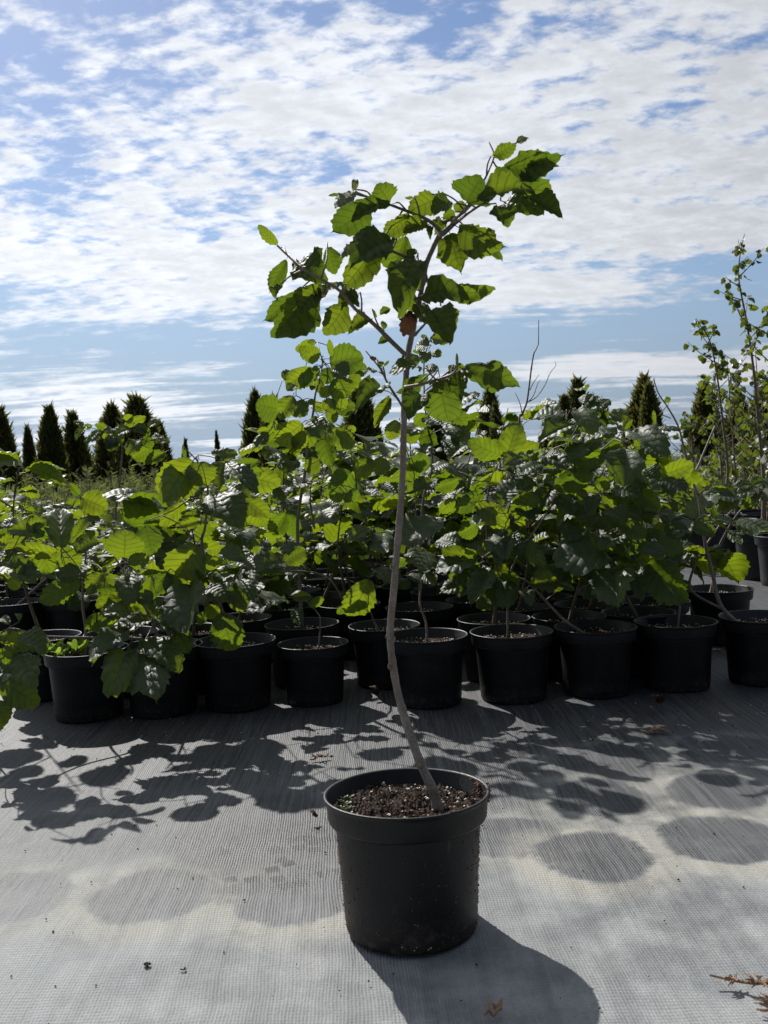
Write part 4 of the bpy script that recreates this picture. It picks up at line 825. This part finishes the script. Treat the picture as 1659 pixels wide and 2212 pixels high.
# ------------------------------------------------------------------ shrubs further back
rg = random.Random(77); n = 0
for band in range(9):
    Z = 4.7 + band * 0.62
    half = Z * 0.47; x = -half
    while x < half:
        xx = x + rg.uniform(-0.1, 0.1); zz2 = Z + rg.uniform(-0.2, 0.2)
        x += 0.34 + 0.02 * band
        if xx > 1.35 and zz2 < 6.4: continue
        left = xx < -0.11 * zz2 - 0.25
        willow = (-0.37 * zz2 < xx < -0.20 * zz2) or (rg.random() < 0.15 and left)
        root = empty('willow_shrub' if willow else 'leafy_shrub', (xx, zz2, 0))
        top = 0.606 + zz2 * (0.004 if left else 0.014) + rg.uniform(-0.16, 0.05)
        if willow:
            mats, polys = [], []
            for s in range(9):
                a = rg.uniform(0, 6.283); e = Vector((xx + 0.2 * math.cos(a), zz2 + 0.2 * math.sin(a), top * rg.uniform(0.75, 1.12)))
                b = Vector((xx + 0.05 * math.cos(a), zz2 + 0.05 * math.sin(a), 0.0)); md = b.lerp(e, 0.5) + Vector((0.04 * math.cos(a), 0.04 * math.sin(a), 0))
                polys.append(([b, md, e], 0.004, 0.001)); S, _ = smoothpath([b, md, e], [1, 1, 1], 24)
                for k in range(34):
                    i = rg.randrange(10, len(S)); an = rg.uniform(0, 6.283)
                    d = Vector((math.cos(an), math.sin(an), rg.uniform(0.2, 1.3))); mats.append(frame(S[i], d, d.orthogonal(), rg.uniform(0.035, 0.07)))
            V, F = [], []; iv = inv(root)
            for (P, a, b) in polys:
                S, r = smoothpath(P, [a, (a + b) / 2, b], 3); tube([iv @ q for q in S], r, 4, 0, V, F)
            link('stem', mesh('stem', V, F, MAT['twig']), root)
            o = link('foliage', joined_leaves('foliage', [iv @ M for M in mats], MAT['willow'], 'willow'), root); o['kind'] = 'stuff'
            tag(root, 'grey-green shrub with thin upright shoots and narrow leaves in front of the conifers', 'shrub', 'fine-leaved shrubs behind the left bed')
        else:
            polys, mats = grow(root, (xx, zz2, 0.0), top - 0.05, 2000 + n, 6, 11, rg.uniform(0.055, 0.085), (rg.uniform(-.12, .12), rg.uniform(-.1, .1)), 0.26, droop=0.2)
            build_grown(root, polys, mats, 'round', True, n)
            tag(root, 'broad-leaved shrub of the green mass behind the left bed of pots' if left else 'broad-leaved shrub of the green mass behind the main bed of pots', 'shrub', 'shrubs at the back behind the left bed' if left else 'shrubs at the back behind the main bed')
        n += 1

wl = []; rg = random.Random(6)
for _ in range(5200):
    Z = rg.uniform(4.5, 10.5); x = rg.uniform(-0.46, 0.46) * Z
    if x > 1.25 and Z < 6.6: continue
    a = rg.uniform(0, 6.283); d = Vector((math.cos(a), math.sin(a), rg.uniform(0.0, 1.2))); wl.append(frame(Vector((x, Z, rg.uniform(0.0, 0.30))), d, d.orthogonal() + Vector((0, 0, 1)), rg.uniform(0.05, 0.11)))
o = link('ground_weeds', joined_leaves('ground_weeds', wl, MAT['birch'])); tag(o, 'low leafy weeds covering the ground between the back shrubs', 'weeds', kind='stuff')

# ------------------------------------------------------------------ birches in big pots on the right
def big_pot(px, pyb, Z, s, label, i):
    q = P2W(px, pyb, Z); root = empty('potted_birch', (q.x, Z, -0.002), s=s); tag(root, label, 'potted tree', 'young birches in large pots on the right'); add_pot(root, i, True); return root, q
def birch(root, base, pts, seed, nb, nl, ls, lo=0.3, blen=0.3, joined=False):
    rg = random.Random(seed); P = [Vector(base)] + [P2W(*p) for p in pts]
    polys = [(P, 0.008, 0.0014)]; S, _ = smoothpath(P, [1] * len(P), 10); mats = []
    for k in range(nb):
        t = lo + (0.97 - lo) * k / nb; i = int(t * (len(S) - 1)); q = S[i]; a = rg.uniform(0, 6.283)
        ln = blen * (1.15 - t) * rg.uniform(0.6, 1.3); d = Vector((math.cos(a), math.sin(a), rg.uniform(0.5, 1.3))).normalized() * ln
        B_ = [q, q + d * 0.5 + Vector((math.cos(a), math.sin(a), 0)) * 0.06 * ln, q + d]
        polys.append((B_, 0.0026, 0.0008))
    for j, (Q, a, b) in enumerate(polys):
        S2, _ = smoothpath(Q, [1] * len(Q), 10)
        for k in range(nl if j else nl * 2):
            u = rg.uniform(0.12 if j else 0.62, 1); q = S2[min(len(S2) - 1, int(u * len(S2)))]
            an = rg.uniform(0, 6.283); d = Vector((math.cos(an), math.sin(an), rg.uniform(-1.6, 0.1))).normalized()
            nn = Vector((rg.gauss(0, 1), rg.gauss(0, 1), rg.gauss(0.6, 0.6))); s = ls * rg.uniform(0.6, 1.25)
            mats.append(frame(q + d * 0.25 * s, d, nn, s))
    build_grown(root, polys, mats, 'birch', joined, seed, MAT['birch'], 'birchbark')
r_, q = big_pot(1648, 1252, 4.45, 1.27, 'tallest birch, its thin leader and drooping top leaves against the sky, in a large pot', 0)
birch(r_, (q.x, 4.45, 0.2), [(1650, 1050, 4.45), (1640, 930, 4.45), (1628, 800, 4.45), (1612, 690, 4.45), (1595, 590, 4.45), (1608, 505, 4.45)], 61, 15, 9, 0.040, 0.28, 0.42)
r_, q = big_pot(1700, 1267, 4.2, 1.27, 'birch with dark stem in the large grey pot nearest the open fabric', 1)
birch(r_, (q.x, 4.2, 0.2), [(1690, 1000, 4.2), (1662, 800, 4.2), (1680, 640, 4.2)], 62, 12, 8, 0.040, 0.35, 0.4)
r_, q = big_pot(1515, 1221, 5.05, 1.27, 'bushy birch with a short forked stem in a dark shaded large pot', 2)
birch(r_, (q.x, 5.05, 0.2), [(1570, 1050, 5.05), (1560, 900, 5.05), (1540, 760, 5.05), (1518, 705, 5.05)], 63, 14, 9, 0.042, 0.35, 0.4)
for k, (px, Z, ty) in enumerate(((1590, 5.5, 770), (1650, 5.9, 720), (1560, 6.1, 800), (1500, 5.9, 930), (1610, 6.5, 800), (1660, 5.2, 800))):
    q = P2W(px, 1200, Z); root = empty('potted_birch', (q.x, Z, -0.002), s=1.2); add_pot(root, k)
    birch(root, (q.x, Z, 0.2), [(px, 1050, Z), (px - 8, 930, Z), (px - 20, ty, Z)], 70 + k, 14, 8, 0.042, 0.2, 0.45, True)
    tag(root, 'birch crowded among the others behind the large pots on the right', 'potted tree', 'birches behind the large pots')
# bare whip and sparse leggy plants
def whip(px, Z, label, polys, cat='sapling'):
    q = P2W(px, 1200, Z); root = empty('bare_sapling', (q.x, Z, 0)); tag(root, label, cat)
    for i, pts in enumerate(polys):
        P = [P2W(*T4(x, y), Z) for (x, y) in pts]
        if i == 0: P = [Vector((q.x, Z, 0.0))] + P
        add_tube('stem' if i == 0 else 'branch', root, P, [(0.0042 if i == 0 else 0.0022) * (1 - 0.7 * k / (len(P) - 1)) for k in range(len(P))], MAT['twig'], 5, 5, 0.15)
    return root
whip(1115, 3.1, 'leafless whip with bare forked twigs standing against the sky', [[(70, 520), (92, 380), (120, 300), (135, 200), (150, 80), (165, -10), (180, -40), (188, -60), (195, -85), (196, -230)], [(120, 300), (180, 265), (235, 190), (270, 110), (305, 65), (300, 40)], [(135, 290), (165, 250), (190, 180), (210, 155)], [(140, 220), (165, 170), (200, 120)], [(90, 365), (75, 300), (45, 235)], [(85, 455), (120, 420), (170, 395)]])
r2 = whip(1230, 3.6, 'spindly sapling with a drooping tuft of round leaves near the bare whip', [[(600, 560), (610, 480), (600, 400), (570, 320), (540, 230)]])
rg = random.Random(8)
for (x, y) in ((545, 250), (590, 265), (600, 310), (570, 340), (640, 330), (655, 365), (590, 390), (620, 430), (560, 400), (690, 460), (630, 460), (510, 240), (640, 280), (545, 300), (500, 215), (640, 350)):
    b = P2W(*T4(x, y), 3.6); d = Vector((rg.uniform(-1, 1), rg.uniform(-1, .4), rg.uniform(-1, .1)))
    add_leaf(r2, frame(b, d, Vector((rg.gauss(0, .6), -0.5, 0.8)), rg.uniform(0.05, 0.085)), 'round', rg)

# ------------------------------------------------------------------ thuja row on the horizon
def thuja_mesh(seed, H, r, n):
    rg = random.Random(seed); V, F = [], []
    lobes = [(0, 0, 1.0), (0, 0, 1.0)] + [(rg.uniform(-.45, .45) * r, rg.uniform(-.45, .45) * r, rg.uniform(.72, .96)) for _ in range(2)]
    for k in range(n):
        lx, ly, lh = rg.choice(lobes); t = rg.random() ** 0.9; a = rg.uniform(0, 6.283)
        prof = (1 - t ** 2.4) ** 0.85 * (1 + 0.16 * mnoise.noise(Vector((2.2 * math.cos(a), 2.2 * math.sin(a) + seed * 9, t * 7))))
        q = r * prof * (rg.uniform(0.55, 1.0) if rg.random() < 0.8 else rg.uniform(0.9, 1.12)) * (0.8 if lx else 1)
        z = t * H * lh; p = Vector((lx * (1 - t * .6) + q * math.cos(a), ly * (1 - t * .6) + q * math.sin(a), z + 0.02))
        d = Vector((0.35 * math.cos(a) + rg.gauss(0, .42), 0.35 * math.sin(a) + rg.gauss(0, .42), 1)).normalized()
        ln = rg.uniform(0.07, 0.17) * (1.7 if rg.random() < 0.08 else 1); wv = d.cross(Vector((rg.gauss(0, 1), rg.gauss(0, 1), 0.1))).normalized() * rg.uniform(0.014, 0.03)
        b = len(V); md = p + d * ln * 0.5
        V += [tuple(p), tuple(md + wv), tuple(p + d * ln), tuple(md - wv)]; F.append((b, b + 1, b + 2, b + 3))
    return mesh('crown', V, F, MAT['thuja'], False)
TH = [thuja_mesh(s, 1.0 * 2.2, 0.36, 9000) for s in range(5)]
V, F = tube([Vector((0, 0, 0)), Vector((0, 0, 1.0)), Vector((0, 0, 1.8))], [0.05, 0.035, 0.012], 7)
TRK = mesh('trunk', V, F, MAT['twig'])
hz_w = ((4, 876, 62), (70, 916, 34), (106, 872, 62), (171, 884, 58), (238, 868, 66), (300, 850, 84), (345, 905, 50), (400, 945, 20), (478, 928, 18), (546, 840, 58), (600, 852, 62), (778, 832, 78), (935, 880, 50), (1000, 872, 46), (1052, 832, 66), (1080, 868, 40), (1190, 886, 56), (1247, 814, 56), (1225, 850, 50), (1385, 808, 74), (1412, 822, 56), (1520, 822, 74), (1600, 850, 70), (1650, 830, 70))
for i, (px, ty, wd) in enumerate(hz_w):
    Z = 19 + 2.2 * ((i * 0.618) % 1); top = P2W(px, ty, Z); q = P2W(px, ty + 100, Z)
    root = empty('thuja_tree', (q.x, Z, -0.03)); H = (top.z + 0.03) * 0.955
    small = wd < 25
    where = 'behind the fine-leaved shrubs' if px < 380 else 'behind the tall sapling in the bed' if px < 900 else 'near the bare whip' if px < 1200 else 'behind the large-leaved saplings' if px < 1480 else 'behind the birches'
    tag(root, 'small thin young conifer standing in the gap of the thuja row' if small else 'dark columnar thuja in the horizon row, ' + where, 'conifer', 'small conifers in the gap' if small else 'thujas ' + where)
    root.rotation_euler = (R(2.2 * math.sin(i * 7.1)), R(2.5 * math.sin(i * 3.7)), 0)
    rr = (1 + 0.13 * math.sin(i * 5.3)) * wd / FPX * Z / 2 / 0.36 * 1.15
    c = link('crown', TH[i % 5], root, Matrix.Rotation(i * 1.9, 4, 'Z') @ Matrix.Diagonal((rr, rr, H / 2.25, 1)))
    link('trunk', TRK, root, Matrix.Diagonal((rr, rr, H / 2.25, 1)))

# ------------------------------------------------------------------ low green growth far behind
V, F = [], []; rg = random.Random(4)
for _ in range(14000):
    Z = rg.uniform(10.5, 30); x = rg.uniform(-0.5, 0.5) * Z; h = rg.uniform(0.2, 0.62); a = rg.uniform(0, 6.283)
    d = Vector((math.cos(a) * .3, math.sin(a) * .3, 1)); wv = Vector((math.cos(a + 1.5), math.sin(a + 1.5), 0.2)) * rg.uniform(0.015, 0.05); p = Vector((x, Z, rg.uniform(-0.03, h * 0.7))); b = len(V)
    e = p + d * h * 0.4; m_ = (p + e) * 0.5
    V += [tuple(p), tuple(m_ + wv), tuple(e), tuple(m_ - wv)]; F.append((b, b + 1, b + 2, b + 3))
o = link('field_growth', mesh('field_growth', V, F, MAT['willow'], False)); tag(o, 'low weedy green growth covering the field before the conifers', 'weeds', kind='stuff')

# ------------------------------------------------------------------ litter on the fabric
def dry_leaf(px, py, s, rz, label):
    g = P2G(px, py); V, F, U = leaf_shape(int(px), W=0.7, droop=1.3, pleat=0.05, ragged=0.1)
    o = link('dead_leaf', mesh('dead_leaf', V, F, MAT['leaf_brown'], True, U)); o.matrix_basis = Matrix.Translation((g.x, g.y, 0.004 + s * 0.35)) @ Matrix.Rotation(rz, 4, 'Z') @ Matrix.Rotation(0.5, 4, 'X') @ Matrix.Scale(s, 4)
    tag(o, label, 'dead leaf')
dry_leaf(815, 1512, 0.032, 0.6, 'orange-brown dead leaf lying in front of the set-back pot')
dry_leaf(1428, 1535, 0.04, 2.2, 'curled dark dead leaf lying in the shade before the front row')
dry_leaf(684, 1778, 0.018, 1.2, 'tiny orange leaf scrap on the damp fabric left of the lone pot')
def dry_twig(px, py, ln, ang, label, seed):
    rg = random.Random(seed); g = P2G(px, py); V, F = [], []
    d = Vector((math.cos(ang), math.sin(ang), 0)); P = [Vector((0, 0, 0.004)) + d * ln * t + Vector((0, rg.gauss(0, .003), rg.uniform(0, .006))) for t in (0, .25, .5, .75, 1)]
    S, r = smoothpath(P, [.0012, .0018, .0022, .0024, .002], 4); tube(S, r, 5, 0.3, V, F)
    for _ in range(int(ln * 500)):
        q = S[rg.randrange(len(S) // 4, len(S))]; a = ang + rg.choice((-1, 1)) * rg.uniform(.4, 1.3) + math.pi * (rg.random() < .3); e = q + Vector((math.cos(a), math.sin(a), rg.uniform(-.1, .5))) * rg.uniform(.005, .018)
        e.z = max(e.z, .001); tube([q, (q + e) * .5 + Vector((0, 0, .002)), e], [.0014, .0016, .0006], 4, 0, V, F)
    o = link('dry_twig', mesh('dry_twig', V, F, MAT['dry'], False)); o.location = (g.x, g.y, 0.001); tag(o, label, 'twig')
dry_twig(1536, 2128, 0.085, -0.25, 'brown dry conifer twig lying on the bare fabric right of the lone pot\'s shadow', 1)
dry_twig(1640, 2198, 0.05, 0.5, 'short crumbled brown twig end beside the longer dry conifer twig', 2)
dry_twig(1048, 2206, 0.02, 0.3, 'small brown twig scrap inside the shadow of the lone pot', 3)
dry_twig(670, 1648, 0.035, 0.35, 'thin pale dry stalk among the leaf shadows behind the lone pot', 4)
dry_twig(1385, 1585, 0.05, -0.2, 'dry stalk bits in the shadow strip before the front row', 6)
V, F = [], []; rg = random.Random(12)
for _ in range(520):
    if rg.random() < 0.6: x, y = rg.uniform(-1.0, 1.1), rg.gauss(2.15, 0.12)
    else: x, y = rg.uniform(-0.8, 0.8), rg.uniform(0.9, 2.2)
    grain(V, F, (x, y, 0.001), rg.uniform(0.0006, 0.0022), rg)
o = link('soil_litter', mesh('soil_litter', V, F, MAT['crumb'])); tag(o, 'scattered soil crumbs and grit on the grey fabric', 'litter', kind='stuff')
V, F = [], []
for _ in range(70): grain(V, F, (rg.uniform(-1.0, 1.1), rg.gauss(2.18, 0.09), 0.001), rg.uniform(0.0012, 0.003), rg, 0.4)
o = link('pale_litter', mesh('pale_litter', V, F, MAT['perlite'])); tag(o, 'pale perlite grains scattered before the front row', 'litter', kind='stuff')
for i, (px, py, r, lab) in enumerate(((318, 2086, .0042, 'black soil clod on the bright fabric, larger of two left of the lone pot'), (399, 2096, .0026, 'black soil clod on the bright fabric, smaller of two left of the lone pot'), (718, 1635, .004, 'brown bark crumb between leaf shadows behind the lone pot'))):
    g = P2G(px, py); V, F = [], []
    for _ in range(5): grain(V, F, (rg.gauss(0, r * .5), rg.gauss(0, r * .5), r * .6), r * .7, rg)
    o = link('soil_clod', mesh('soil_clod', V, F, MAT['crumb'], False)); o.location = (g.x, g.y, 0.0); tag(o, lab, 'clod')
